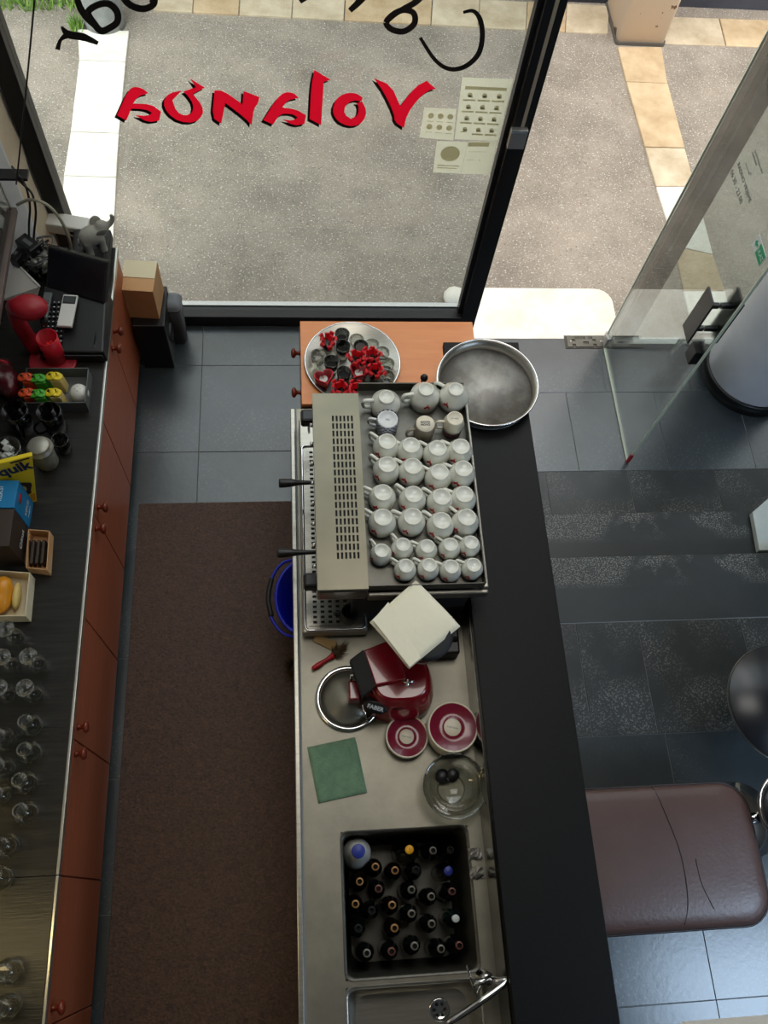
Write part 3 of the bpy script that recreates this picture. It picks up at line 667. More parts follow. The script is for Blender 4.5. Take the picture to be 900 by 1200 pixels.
for k, (a, b, lb) in enumerate(((-.86, .147, 'near black countertop slab under the upturned glasses'), (.149, 3.21, 'long black countertop slab under the boxes and the cash register'))):
    t = thing('countertop', lb, 'countertop', (CX, (a + b) / 2, .835)); h = (b - a) / 2
    MB().box(LW - CX, .0, -h, h, 0, .035).build('slab', M['top_black'], t, bevel=.002)
    MB().box(.0, .012, -h, h, .002, .036).build('edge_strip', M['dull_chrome'], t, bevel=.003)

# --- window end of the counter
p = at(114, 325, ZC); q0 = at(136, 296, ZC + .09)
pr_ = thing('receipt_printer', 'flat black printer box under the elephant at the window end', 'printer', (p.x - .02, p.y + .13, ZC))
MB().box(-.105, .085, -.12, .13, 0, .075).build('body', M['black_matte'], pr_, bevel=.012)
MB().box(-.09, .07, -.10, .08, .075, .085).build('lid', M['black_matte'], pr_, bevel=.006)
MB().box(-.08, .06, -.124, -.119, .03, .045).build('paper_slot', M['slot'], pr_)
e = at(112, 292, ZC + .085)
el = thing('elephant_figurine', 'small grey stone elephant figurine standing on the black printer', 'figurine', (e.x, e.y, ZC + .085), math.radians(28))
eb = MB(); eb.ell((0, 0, .098), (.066, .05, .052)); eb.ell((.062, 0, .128), (.036, .034, .038))
for sx_ in (-.036, .036):
    for sy_ in (-.026, .026): eb.tube([(sx_, sy_, .09), (sx_, sy_, .04), (sx_, sy_, .0)], [.022, .019, .022], 10)
eb.tube(smooth_curve([(.088, 0, .125), (.112, 0, .135), (.128, 0, .160), (.122, 0, .185)], 5), [.018 - .0006 * i for i in range(16)], 10)
remesh(eb.build('body', M['figurine'], el), .006)
for s in (-1, 1):
    MB().lathe([(0, -.004), (.026, -.003), (.030, 0), (.026, .003), (0, .004)], 14, T=Matrix.Translation((.048, s * .038, .132)) @ Matrix.Rotation(s * 1.2, 4, 'X') @ Matrix.Diagonal((1, 1.2, 1, 1))).build('ear', M['figurine'], el)
MB().tube([(-.064, 0, .105), (-.072, 0, .08), (-.07, 0, .06)], .005, 6).build('tail', M['figurine'], el)

# cash register: keypad base with a tilted display
cr0 = at(95, 390, ZC + .1)
cs = thing('cash_register', 'black cash register with tilted display panel facing the barista', 'cash register', (cr0.x, cr0.y, ZC))
MB().hexa([(-.20, -.10, 0), (.115, -.10, 0), (.115, .27, 0), (-.20, .27, 0), (-.20, -.09, .07), (.105, -.09, .07), (.105, .27, .12), (-.20, .27, .12)]).build('body', M['black'], cs, bevel=.008)
MB().box(-.19, .1, -.104, -.098, .015, .055).build('cash_drawer', M['black_matte'], cs)
T = Matrix.Translation((-.035, .235, .12)) @ Matrix.Rotation(math.radians(-18), 4, 'Z') @ Matrix.Rotation(math.radians(52), 4, 'X')
MB().box(-.155, .15, -.02, .19, -.03, .015, T=T).build('display', M['black'], cs, bevel=.008)
MB().box(-.14, .135, .0, .175, .0155, .017, T=T).build('screen', M['table_black'], cs)
kb = MB()
for i in range(5):
    for j in range(9):
        x = -.185 + i * .021; y = -.05 + j * .026; z = .078 + (y + .1) * .15
        kb.box(x, x + .014, y, y + .016, z - .004, z + .006)
kb.build('keypad', M['black_matte'], cs, fix=False)['label'] = 'small square register keys'
lm = MB()
for i in range(5):
    for j in range(9):
        x = -.185 + i * .021; y = -.05 + j * .026; z = .0845 + (y + .1) * .15
        lm.box(x + .004, x + .010, y + .006, y + .010, z, z + .0006)
lm.build('key_marking', M['white_print'], cs, fix=False)
# hand sets lying on the register
def handset(name, lb, px_, py_, z, w, l, rz, body, keys=True, screen=True):
    p = at(px_, py_, z); t = thing(name, lb, 'handset', (p.x, p.y, z), rz)
    MB().box(-w / 2, w / 2, -l / 2, l / 2, 0, .018).build('body', body, t, bevel=.005)
    if screen:
        MB().box(-w * .42, w * .42, l * .2, l * .44, .018, .0195).build('screen_bezel', M['black'], t); MB().box(-w * .34, w * .34, l * .24, l * .41, .0195, .0205).build('screen', M['lcd'], t)
    if keys:
        k = MB()
        for i in range(3):
            for j in range(8): k.box(-w * .36 + i * w * .27, -w * .36 + i * w * .27 + w * .18, -l * .42 + j * l * .09, -l * .42 + j * l * .09 + l * .055, .018, .021)
        k.build('keys', M['grey_pl'], t, fix=False)
    return t
handset('card_terminal', 'white handheld terminal with small grey screen lying on register', 80, 366, ZC + .125, .072, .19, math.radians(-4), M['white_pl'], False)
handset('remote_control', 'slim grey remote control with rubber keys beside the black keypad', 54, 362, ZC + .125, .04, .18, math.radians(-3), M['grey_pl'], True, False)
sl_ = at(118, 390, ZC)
sv = thing('plastic_sleeve', 'clear grey plastic sleeve standing along the counter edge strip', 'sleeve', (sl_.x + .005, sl_.y, ZC), math.radians(-3))
MB().box(-.004, .004, -.15, .16, .0, .085).build('sheet', M['jar'], sv); MB().box(-.012, .012, -.15, .16, 0, .006).build('foot', M['jar'], sv)
sk = at(118, 343, ZC + .1)
st = thing('card_reader', 'narrow black card reader at the right edge of the register', 'card reader', (sk.x, sk.y, ZC), math.radians(14))
MB().box(-.013, .013, -.07, .07, 0, .1).build('body', M['black_matte'], st, bevel=.004); MB().box(-.002, .002, -.06, .06, .1, .102).build('slot', M['slot'], st)
# white panel, wires and adapters in the corner
wp = at(20, 340, ZC)
pn = thing('white_tray', 'flat white plastic tray leaning in corner behind the red dispenser', 'tray', (wp.x, wp.y, ZC))
qd = [at(2, 352, ZC + .01) - wp, at(42, 354, ZC + .01) - wp, at(47, 337, ZC + .10) - wp, at(13, 303, ZC + .10) - wp]
qd = [Vector((p.x, p.y, p.z)) for p in qd]; qz = Vector((0, 0, .006))
MB().hexa([*qd, *[p + qz for p in qd]]).build('sheet', M['white_pl'], pn)
MB().tube([qd[3] + qz, qd[2] + qz], .006, 8).build('rim', M['white_pl'], pn)
bn = MB()
bc = at(50, 312, ZC)
for k in range(16):
    P = [(random.uniform(-.09, .09), random.uniform(-.11, .11), random.uniform(.02, .12)) for _ in range(5)]
    bn.tube(smooth_curve(P, 5), random.choice((.004, .006, .009)), 6, mi=k % 3)
for k in range(5): bn.ell((random.uniform(-.06, .06), random.uniform(-.09, .09), .05), (.035, .04, .05), 10, 8, mi=2)
tag(bn.build('cable_bundle', [M['cable'], M['grey_pl'], M['foil']], None, tuple(bc)), 'crumpled bundle of cables and clear plastic behind the display', 'cables', None, 'stuff')
for (x, y, z, s, rz, lb) in ((34, 288, 1.08, (.055, .035, .045), -.7, 'larger black power adapter on top of the cable bundle'), (17, 300, 1.0, (.05, .04, .05), -.5, 'black power adapter against wall beside the white panel')):
    p = at(x, y, z); t = thing('power_adapter', lb, 'adapter', tuple(p), rz)
    MB().box(-s[0], s[0], -s[1], s[1], -s[2] * .6, s[2] * .6).build('case', M['black'], t, bevel=.006)
    MB().box(s[0], s[0] + .02, -.008, .008, -.006, .006).build('plug', M['black_matte'], t, bevel=.002)
    MB().box(-s[0] * .5, s[0] * .5, -s[1] * .3, s[1] * .3, s[2] * .6, s[2] * .6 + .001).build('sticker', M['grey_pl'], t)
rt = at(80, 290, ZC)
ro = thing('white_router', 'small white box with sockets behind the register display', 'router', (rt.x, rt.y + .12, ZC), math.radians(-12))
MB().box(-.11, .11, -.045, .045, 0, .07).build('case', M['white_pl'], ro, bevel=.008)
for k in range(3): MB().box(.02 + k * .026, .04 + k * .026, -.0465, -.044, .02, .04).build('socket', M['slot'], ro)
tb = [at(20, 240, 1.30), at(36, 234, 1.34), at(55, 240, 1.33), at(70, 256, 1.26), at(80, 277, 1.14), at(85, 300, .98)]
tag(MB().tube(smooth_curve(tb, 8), .0075, 10).build('flexible_tube', M['pale_tube']), 'pale curved flexible tube arching over the adapters', 'tube')
cab = [([aty(3, 175, 3.30), aty(12, 192, 3.27), at(22, 206, 1.55), at(30, 218, 1.42), at(35, 240, 1.28), at(34, 262, 1.16), at(34, 280, 1.10)], 'thick black cable hanging down to the adapter'),
       ([aty(-6, 182, 3.30), aty(5, 196, 3.27), at(28, 217, 1.50), at(38, 228, 1.38), at(42, 248, 1.22), at(40, 272, 1.10), at(39, 290, 1.05)], 'second black cable looping right of the first'),
       ([aty(41, -6, 3.0), aty(33, 80, 2.99), aty(25, 160, 2.98), aty(19, 216, 2.97)], 'thin black cord hanging straight from above the shelf')]
for k, (c, lb) in enumerate(cab): tag(MB().tube(smooth_curve(c, 8), .0055 if k < 2 else .0035, 8).build('cable', M['cable']), lb, 'cable')
# small wall shelf, seen end-on at the picture's edge
s0 = at(19, 243, 1.30); s1 = at(9, 330, 1.30)
sh = thing('wall_shelf', 'brown grey shelf with a glass guard at upper left edge', 'shelf', (s0.x, s0.y, 1.27))
MB().box(LW - s0.x, 0, -1.35, 0, 0, .03).build('lower_board', M['brown_board'], sh, bevel=.002)
ub = at(31, 214, 1.52)
MB().box(LW - s0.x, ub.x - s0.x, -.045, .015, .235, .25).build('upper_board', M['frame'], sh, bevel=.002)
MB().box(-.028, -.022, -.9, -.005, .03, .235).build('glass_guard', M['pane'], sh)
MB().box(-.03, -.02, -.012, -.002, .03, .235).build('glass_clip', M['alu'], sh)

# --- red dispenser
rd = at(70, 424, ZC)
rx = thing('red_dispenser', 'red plastic dispenser with rounded overhanging head and open cup', 'dispenser', tuple(rd))
cup_t = at(54, 394, 1.075); cupx, cupy = cup_t.x - rd.x, cup_t.y - rd.y
hd_ = at(31, 361, 1.20); hx_, hy_ = hd_.x - rd.x, hd_.y - rd.y
ft = MB(); ft.prism(rrect(cupx - .13, cupx + .095, cupy - .075, cupy + .06, .05), 0, .022); ft.build('foot', M['red_pl'], rx, bevel=.006)
arm = at(18, 372, 1.12); ax_, ay_ = arm.x - rd.x, arm.y - rd.y
am = MB(); am.tube(smooth_curve([(ax_ + .03, ay_ - .01, .015), (ax_ + .012, ay_ , .10), (ax_, ay_ + .005, .22), (ax_ + .01, ay_ + .015, .30), (hx_ - .03, hy_, .335)], 6), [.042] * 6 + [.038] * 6 + [.036] * 6 + [.042] * 6 + [.05], 14)
am.ell((hx_ + .012, hy_, .335), (.088, .066, .055), 20, 12)
remesh(am.build('arm', M['red_pl'], rx), .008)
MB().lathe([(.012, .285), (.022, .265), (.010, .235), (0, .235)], 14, (hx_ + .06, hy_ - .02, 0)).build('spout', M['black'], rx)
MB().lathe([(0, .022), (.046, .022), (.050, .20), (.046, .20), (.042, .06), (0, .06)], 28, (cupx, cupy, 0)).build('cup', M['red_in'], rx)
ins = MB(); ins.ell((cupx + .006, cupy + .005, .14), (.012, .012, .02)); ins.ell((cupx - .006, cupy - .005, .14), (.012, .012, .02)); ins.tube([(cupx, cupy, .05), (cupx, cupy, .14)], .006, 8)
ins.build('reamer', M['red_rib'], rx)

# --- organiser tray with packets
a = at(30, 433, .95); b = at(104, 431, .95); c = at(106, 472, .95)
tx0, tx1, ty0, ty1 = a.x, b.x, c.y, b.y
og = thing('counter_tray', 'open grey tray holding coloured packets near the red dispenser', 'tray', ((tx0 + tx1) / 2, (ty0 + ty1) / 2, ZC))
hw, hd2 = (tx1 - tx0) / 2, (ty1 - ty0) / 2
MB().box(-hw, hw, -hd2, hd2, 0, .006).build('bottom', M['grey_pl'], og)
for x0_, x1_, y0_, y1_ in ((-hw, hw, -hd2, -hd2 + .004), (-hw, hw, hd2 - .004, hd2), (-hw, -hw + .004, -hd2, hd2), (hw - .004, hw, -hd2, hd2)):
    MB().box(x0_, x1_, y0_, y1_, .006, .08).build('wall', M['grey_pl'], og)
for (x, y, m, lb) in ((29, 438, 'orange_pk', 'orange packet at far left of the grey tray'), (30, 456, 'orange_pk', 'orange packet at near left of the grey tray'),
                      (43, 439, 'green_pk', 'green tab-topped packet at the back of the tray'), (43, 457, 'green_pk', 'green tab-topped packet at the front of the tray'),
                      (62, 437, 'yellow_pk', 'yellow tab-topped packet at the back of the tray'), (61, 456, 'yellow_pk', 'yellow tab-topped packet at the front of the tray')):
    p = at(x, y, 1.0); t = thing('tab_packet', lb, 'packet', (p.x + .012, p.y - .008, ZC + .006), random.uniform(-.1, .1), 'coloured packets in the grey tray')
    MB().hexa([(-.026, -.026, 0), (.03, -.026, 0), (.03, .026, 0), (-.026, .026, 0), (-.03, -.024, .10), (.022, -.024, .10), (.022, .024, .10), (-.03, .024, .10)]).build('pouch', M['tan_pk' if m == 'yellow_pk' else m], t, bevel=.006)
    for s in (-1, 1):
        tt = MB(); cz = Matrix.Translation((-.012 + s * .012, 0, .104)) @ Matrix.Rotation(math.radians(16 * s), 4, 'Y')
        tt.lathe([(0, .004), (.006, .004), (.006, 0), (.025, .0), (.027, .005), (.025, .009), (.006, .009), (.006, .005)], 16, (0, 0, 0), 0, cz, True, .85)
        tt.build('tab', M[m], t)
        MB().lathe([(0, .0095), (.007, .0095), (.007, .0102), (0, .0102)], 10, (-.006, .008, 0), 0, cz).build('punch_hole', M['slot'], t)
p = at(91, 456, .95)
ms = thing('white_lidded_pot', 'small white rounded pot in the right corner of the tray', 'pot', (p.x, p.y, ZC + .006))
MB().lathe([(0, 0), (.03, 0), (.042, .02), (.044, .045), (.034, .068), (.012, .078), (0, .079)], 24).build('body', M['white_pl'], ms)
for k in range(4): MB().ell((.012 * math.cos(k * 1.57), .012 * math.sin(k * 1.57), .076), (.003, .003, .003), 6, 4).build('hole', M['slot'], ms)
p = at(8, 450, ZC)
bg_ = MB()
for k in range(9): bg_.ell((random.uniform(-.06, .05), random.uniform(-.07, .07), random.uniform(.04, .1)), (.045, .05, .05), 10, 8)
t = thing('red_foil_bag', 'crumpled dark red foil bag left of the packet tray', 'bag', tuple(p))
remesh(bg_.build('bag', M['darkred'], t), .012); MB().tube([(-.03, .03, .13), (0, .04, .15), (.04, .03, .13)], .006, 6).build('twist_tie', M['red_print'], t)

# --- glassware and jars
def tumbler(name, lb, px_, py_, zt, r0, r1, h, m, group=None, handle=0, cat='glass', fill=None):
    p = at(px_, py_, ZC + h); t = thing(name, lb, cat, (p.x, p.y, ZC), 0, group)
    MB().lathe([(0, 0), (r0, 0), (r1, h), (r1 - .0025, h), (r0 - .003, .008), (0, .008)], 28).build('bowl', M[m], t)
    MB().tube([(r1 * math.cos(k * PI / 14), r1 * math.sin(k * PI / 14), h) for k in range(28)], .0018, 6, closed=True).build('rim', M['glass'], t)
    if handle:
        MB().tube(smooth_curve([(r1 * math.cos(handle), r1 * math.sin(handle), h * .85), ((r1 + .04) * math.cos(handle), (r1 + .04) * math.sin(handle), h * .75), ((r1 + .035) * math.cos(handle), (r1 + .035) * math.sin(handle), h * .35), (r0 * math.cos(handle), r0 * math.sin(handle), h * .2)], 6), .006, 8).build('handle', M[m], t)
    if fill: MB().cyl((0, 0, 0), r0 - .004, .009, h * .55, 20).build('filling', M[fill], t)
    return t
tumbler('glass_mug', 'large smoked glass jug with handle at left below the tray', 17, 481, 0, .05, .056, .16, 'smoke', None, 4.9, 'jug')
tumbler('glass_mug', 'smoked glass jug with handle below the white pot', 57, 482, 0, .048, .052, .15, 'smoke', None, 3.9, 'jug')
tumbler('drinking_glass', 'small empty glass right of the metal-capped jar', 70, 515, 0, .030, .037, .10, 'smoke')
p = at(45, 522, ZC + .16)
jr = thing('capped_jar', 'frosted cylindrical jar with a pale screw cap by the yellow carton', 'jar', (p.x, p.y, ZC))
M['frosted'] = mat('frosted_plastic', srgb(132, 132, 122), .4, 0, srgb(116, 116, 108), 6)
MB().lathe([(0, 0), (.047, 0), (.05, .01), (.05, .125), (.044, .132), (0, .132)], 28).build('body', M['frosted'], jr)
MB().lathe([(.052, .124), (.058, .128), (.058, .140), (.047, .143), (.047, .160), (.043, .165), (.0, .165)], 28).build('cap', mat('pale_metal_cap', srgb(150, 148, 138), .4, .5), jr)
t = tumbler('ice_bowl', 'glass bowl full of ice cubes at picture edge by the jar', 8, 524, 0, .04, .058, .12, 'glass', None, 0, 'bowl')
for k in range(14):
    a_ = random.uniform(0, 2 * PI); r_ = random.uniform(0, .036); x, y = r_ * math.cos(a_), r_ * math.sin(a_)
    MB().box(-.014, .014, -.012, .012, -.011, .011, T=Matrix.Translation((x, y, .085 + random.uniform(-.02, .03))) @ Matrix.Rotation(random.uniform(0, 3), 4, 'Z') @ Matrix.Rotation(random.uniform(-.5, .5), 4, 'X')).build('ice_cube', M['ice'], t, bevel=.003)
# yellow cocoa carton leaning back
def face_quad(mb, Q, depth, mi=0):
    Q = [Vector(q) for q in Q]; nrm = (Q[1] - Q[0]).cross(Q[3] - Q[0]).normalized() * depth
    return mb.hexa([*[q - nrm for q in Q], *Q], mi), nrm
Q = [at(-16, 592, .92), at(42, 580, .92), at(33.5, 528, 1.14), at(-24, 556, 1.14)]
yb = thing('cocoa_carton', 'bright yellow cocoa carton with dark blue lettering leaning back', 'carton', (Q[0].x, Q[0].y, ZC))
bs = Vector(yb.location); Ql = [q - bs for q in Q]; dn = (Ql[0] - Ql[3]).normalized()
Ql[0] = Ql[0] + dn * (Ql[0].z / -dn.z) ; Ql[1] = Ql[1] + dn * (Ql[1].z / -dn.z)
fu = (Ql[1] - Ql[0]); fv = (Ql[3] - Ql[0]); nn = fu.cross(fv).normalized()
Ql[2] = Ql[3] + fu * ((Ql[2] - Ql[3]).length / fu.length)
def fp_(u, v, e=.0012): return (Ql[0] * (1 - u) + Ql[1] * u) * (1 - v) + (Ql[3] * (1 - u) + Ql[2] * u) * v + nn * e
Ql[3] = Ql[0] + (Ql[3] - Ql[0]) * 1.14; Ql[2] = Ql[1] + (Ql[2] - Ql[1]) * 1.20
mb, nrm = face_quad(MB(), Ql, .022); mb.build('carton', M['yellow'], yb, bevel=.003)
def patch(parent, name, m, poly, e=.001):
    mbp = MB(); P = [fp_(u, v, e) for u, v in poly]; n = len(P); mbp.add(P + [p_ - nn * .0008 for p_ in P], [tuple(range(n)), tuple(reversed(range(n, 2 * n)))]); return mbp.build(name, m, parent, fix=False)
patch(yb, 'print_field', M['lime'], [(0, .32), (.62, .34), (.60, .56), (.30, .66), (0, .60)], .0008)
patch(yb, 'print_field', M['card_brown'], [(.72 + .2 * math.cos(k * PI / 8) * (1 + .2 * (k % 3)), .34 + .16 * math.sin(k * PI / 8)) for k in range(16)], .0012)
patch(yb, 'print_field', M['tan_pk'], [(.74 + .09 * math.cos(k * PI / 6), .34 + .08 * math.sin(k * PI / 6)) for k in range(12)], .0016)
patch(yb, 'print_field', M['navy'], [(.60, .0), (.86, .02), (.82, .12), (.70, .14)], .0014)
patch(yb, 'print_field', M['orange_y'], [(.86, .03), (.99, .05), (.98, .2), (.9, .2)], .0014)
patch(yb, 'flap_slot', M['black'], [(.58, .945), (.94, .955), (.94, .985), (.58, .975)], .0016)
text('Nesquik', .082, M['navy'], yb, fp_(.95, .84, .003), fu + fv * .10, fv, .0008, align='RIGHT', bold=.0022)
# blue box
def carton(name, lb, cat, tr_back, tr_front, zt, xdepth, m, rzfix=0):
    A = at(*tr_back, zt); B = at(*tr_front, zt); h = zt - ZC
    t = thing(name, lb, cat, ((A.x + B.x) / 2, (A.y + B.y) / 2, ZC)); o = Vector((t.location.x, t.location.y, 0)); a, b = A - o, B - o
    dvec = Vector((a - b)).normalized(); w = Vector((-dvec.y, dvec.x, 0)) * xdepth   # towards the wall
    a.z = b.z = 0; up = Vector((0, 0, h))
    MB().hexa([b + w, b, a, a + w, b + w + up, b + up, a + up, a + w + up]).build('carton', m, t, bevel=.002)
    return t, a, b, w, up, h
bt_, a, b, w, up, h = carton('blue_carton', 'bright blue carton with white lettering next to the yellow one', 'carton', (22, 563), (16.5, 595), 1.09, .12, M['cyan'])
f_n = (a - b).normalized().cross(Vector((0, 0, 1))).normalized(); f_n = f_n if f_n.x > 0 else -f_n
mid = (a + b) / 2
text('KEKSI', .030, M['white_print'], bt_, mid + f_n * .002 + Vector((0, 0, h * .35)), b - a if False else (a - b) * 1, (0, 0, 1), .0004)
text('MLIJECNI', .014, M['white_print'], bt_, mid + f_n * .002 + Vector((0, 0, h * .18)), (a - b), (0, 0, 1), .0004)
text('KEKSI', .028, M['white_print'], bt_, (a + b) / 2 + w * .55 + Vector((0, 0, h + .0015)), (0, 1, 0), (-1, 0, 0), .0004)
lg = MB(); lg.lathe([(0, 0), (.02, 0), (.02, .001), (0, .001)], 16, T=Matrix.Translation((mid + f_n * .001 + Vector((0, 0, h * .78)))) @ Matrix.Rotation(PI / 2, 4, 'Y') @ Matrix.Diagonal((.7, 1.2, 1, 1))); lg.build('red_badge', M['red_print'], bt_)
br_, a, b, w, up, h = carton('brown_carton', 'dark brown carton with pale script between blue box and open carton', 'carton', (16.5, 596), (10.5, 640), 1.09, .14, M['card_brown'])
mid = (a + b) / 2; text('Okus', .042, M['white_print'], br_, mid + f_n * .003 + Vector((0, 0, h * .4)), (a - b), (0, 0, 1), .0004)
def open_carton(name, lb, q, m, h):
    P = [at(x, y, ZC + h) for x, y in q]; c = sum(P, Vector()) / 4; t = thing(name, lb, 'carton', (c.x, c.y, ZC)); L = [Vector((p.x - c.x, p.y - c.y, 0)) for p in P]
    MB().hexa([*L, *[l + Vector((0, 0, .003)) for l in L]]).build('bottom', m, t)
    for i in range(4):
        A, B = L[i], L[(i + 1) % 4]; n_ = Vector((-(B - A).y, (B - A).x, 0)).normalized() * .003; z_ = Vector((0, 0, h))
        MB().hexa([A, B, B + n_, A + n_, A + z_, B + z_, B + n_ + z_, A + n_ + z_]).build('side', m, t)
    return t, L
oc, L = open_carton('open_carton', 'small open cardboard carton of dark sachets by the brown carton', [(30, 665), (55, 668), (58, 622), (33, 620)], M['card'], .07)
for k in range(4):
    MB().hexa([(-.045 + .02 * k, -.06, .004), (-.035 + .02 * k, -.06, .004), (-.035 + .02 * k, .05, .004), (-.045 + .02 * k, .05, .004), (-.055 + .022 * k, -.06, .055), (-.042 + .022 * k, -.06, .055), (-.042 + .022 * k, .05, .06), (-.055 + .022 * k, .05, .06)]).build('sachet', M['card_brown'], oc, bevel=.003)
oc2, L = open_carton('open_carton', 'pale open carton holding orange yellow bag near the glasses', [(-12, 722), (30, 722), (35, 671), (-8, 668)], M['card_pale'], .08)
fb = MB(); fb.ell((-.045, 0, .06), (.055, .085, .05)); fb.ell((-.03, .03, .08), (.04, .05, .04))
remesh(fb.build('foil_bag', M['orange_y'], oc2), .01); MB().ell((.02, 0, .05), (.018, .06, .03)).build('snack_bag', M['tan_pk'], oc2)

# --- upturned stemmed glasses: foot on top, bowl on the counter
def stem_glass(kind):
    t = thing('stemmed_glass' if kind == 'tall' else 'short_glass', '', 'glass', group='upturned glasses on the left counter')
    if kind == 'tall':
        h = .17; MB().lathe([(.032, 0), (.040, .03), (.036, .07), (.012, .095), (.005, .10)], 24).build('bowl', M['glass'], t)
        MB().lathe([(.005, .10), (.0045, .13), (.006, .16)], 10).build('stem', M['glass'], t)
        MB().lathe([(.006, .16), (.034, .167), (.035, .170), (0, .172)], 24).build('foot', M['glass'], t)
        MB().tube([(.0345 * math.cos(k * PI / 12), .0345 * math.sin(k * PI / 12), .169) for k in range(24)], .0016, 6, closed=True).build('foot_rim', M['glass'], t)
    else:
        h = .12; MB().lathe([(.034, 0), (.046, .03), (.044, .065), (.020, .09), (.008, .098), (.010, .106), (.027, .113), (.028, .118), (.02, .12), (0, .118)], 24).build('bowl', M['glass'], t)
        MB().tube([(.034 * math.cos(k * PI / 12), .034 * math.sin(k * PI / 12), .002) for k in range(24)], .0022, 6, closed=True).build('rim', M['glass'], t)
        MB().tube([(.0275 * math.cos(k * PI / 12), .0275 * math.sin(k * PI / 12), .117) for k in range(24)], .002, 6, closed=True).build('foot_rim', M['glass'], t)
    return t, h
tl = [((6, 737), 'farthest stemmed glass upside down, touching the pale open carton'), ((33, 769), 'stemmed glass upside down, nearest the counter edge'), ((2, 770), 'stemmed glass upside down at picture edge, left of the outermost'),
      ((29, 806), 'stemmed glass upside down with its stem pointing to the knobs'), ((-2, 806), 'nearest stemmed glass upside down, cut by the left picture edge')]
sl2 = [((29, 845), 'short glass upside down, first after the stemmed ones'), ((28, 878), 'short glass upside down, second after the stemmed ones'), ((22, 914), 'short glass upside down, third after the stemmed ones'),
       ((23, 950), 'short glass upside down, fourth after the stemmed ones'), ((-3, 862), 'short glass upside down at left picture edge, far end of its column'), ((-4, 897), 'short glass upside down at left picture edge, second in its column'),
       ((-6, 930), 'short glass upside down at left picture edge, third in its column'), ((0, 990), 'short glass upside down alone above the countertop joint'), ((3, 1140), 'short glass upside down below the countertop joint, farther one'), ((1, 1183), 'short glass upside down at the lower left picture corner'), ((-8, 1028), 'short glass upside down at picture edge on the countertop joint')]
for kind, lst in (('tall', tl), ('short', sl2)):
    p0, h = stem_glass(kind)
    for k, (pp, lb) in enumerate(lst):
        o = p0 if k == 0 else copy_tree(p0); q = at(*pp, ZC + h); o.location = (q.x, q.y, ZC); o['label'] = lb; o.rotation_euler.z = random.uniform(0, 6)
# under-shelf lamp housing
lp = thing('strip_lamp', 'warm strip lamp fixed under a shelf above the near counter', 'lamp', (-1.42, -.1, 1.52))
MB().box(-.04, .04, -.7, .7, 0, .03).build('housing', M['alu'], lp); MB().box(-.03, .03, -.68, .68, -.006, 0).build('diffuser', M['warm'], lp)
MB().box(-.14, .12, -.8, .8, .03, .05).build('bracket', M['brown_board'], lp)

# --- beyond the cabinets: speaker, cardboard box, grey bin
fa_ = at(172, 405, 0)
bx = thing('floor_speaker', 'black loudspeaker box on the slate floor under the cardboard box', 'speaker', (-.84, 3.18, 0))
MB().box(-.09, .09, -.14, .15, 0, .42).build('cabinet', M['black'], bx, bevel=.006)
MB().lathe([(0, .0), (.03, .0), (.045, .004), (.05, .012), (.055, .012), (.055, 0)], 24, T=Matrix.Translation((.09, -.03, .22)) @ Matrix.Rotation(PI / 2, 4, 'Y')).build('cone', M['black_matte'], bx)
MB().tube([(.094, -.03 + .052 * math.cos(k * PI / 12), .22 + .052 * math.sin(k * PI / 12)) for k in range(24)], .004, 6, closed=True).build('cone_ring', M['grey_pl'], bx)
ct = [at(140, 308, .70), at(183, 312, .70), at(181, 335, .70), at(142, 333, .70)]
cb = thing('cardboard_box', 'cardboard box standing on the black speaker beyond the cabinets', 'box', (-.862, 3.185, .42), math.radians(-4))
MB().box(-.09, .09, -.09, .12, 0, .24).build('carton', M['card'], cb, bevel=.003)
MB().box(-.088, .088, .0, .118, .24, .244).build('sunlit_flap', M['card_pale'], cb)  # top flap, its sunlit brightness put into the pale colour
gb = at(186, 385, 0)
gn = thing('grey_bin', 'grey rounded bin by the window frame beside the cardboard box', 'bin', (-.735, 3.275, 0))
loft(MB(), [[(x, y, z) for x, y in rrect(-s, s, -s * 1.1, s * 1.1, s * .5)] for s, z in ((.048, 0), (.058, .3), (.058, .34), (.045, .365), (.02, .37))], 0, True, True).build('body', M['greyblue'], gn)
MB().tube([(x, y, .335) for x, y in rrect(-.059, .059, -.0645, .0645, .03)], .004, 6, closed=True).build('rim', M['grey_pl'], gn)

# ================================================================== BETWEEN THE COUNTERS
b0 = at(163, 590, .012); b1 = at(342, 588, .012)
simple('floor_board', MB().box(b0.x, .12, -3.0, b0.y, 0, .012), M['osb'], 'brown strand board sheet laid on the slate floor behind bar', 'board', bevel=.002)
bk = thing('mop_bucket', 'blue plastic bucket half under the steel counter on the board', 'bucket', (.03, 1.42, .012))
MB().lathe([(0, 0), (.11, 0), (.155, .30), (.165, .30), (.165, .318), (.15, .318), (.106, .01), (0, .01)], 32, sy=1.28).build('body', M['blue'], bk)
MB().tube(smooth_curve([(-.01, .212, .30), (-.12, .19, .312), (-.185, .08, .318), (-.19, -.08, .318), (-.12, -.19, .312), (-.01, -.212, .30)], 6), .008, 8).build('handle', M['blue'], bk)
MB().tube(smooth_curve([(-.178, .10, .320), (-.196, 0, .322), (-.18, -.10, .320)], 6), .013, 8).build('handle_grip', M['black_matte'], bk)
p = at(341, 781, .10)
db = thing('floor_brush', 'round brown scrubbing brush with red handle peeping from under counter', 'brush', (p.x + .02, p.y, .012))
fz = MB()
for k in range(260):
    a, z = random.uniform(0, 2 * PI), random.uniform(-.5, 1.2); v = Vector((math.cos(a) * math.cos(z), math.sin(a) * math.cos(z), math.sin(z)))
    s = Vector((-v.y, v.x, .2)).normalized() * .003; fz.add([v * .03 - s + Vector((0, 0, .05)), v * .03 + s + Vector((0, 0, .05)), v * random.uniform(.06, .08) + Vector((0, 0, .06))], [(0, 1, 2)])
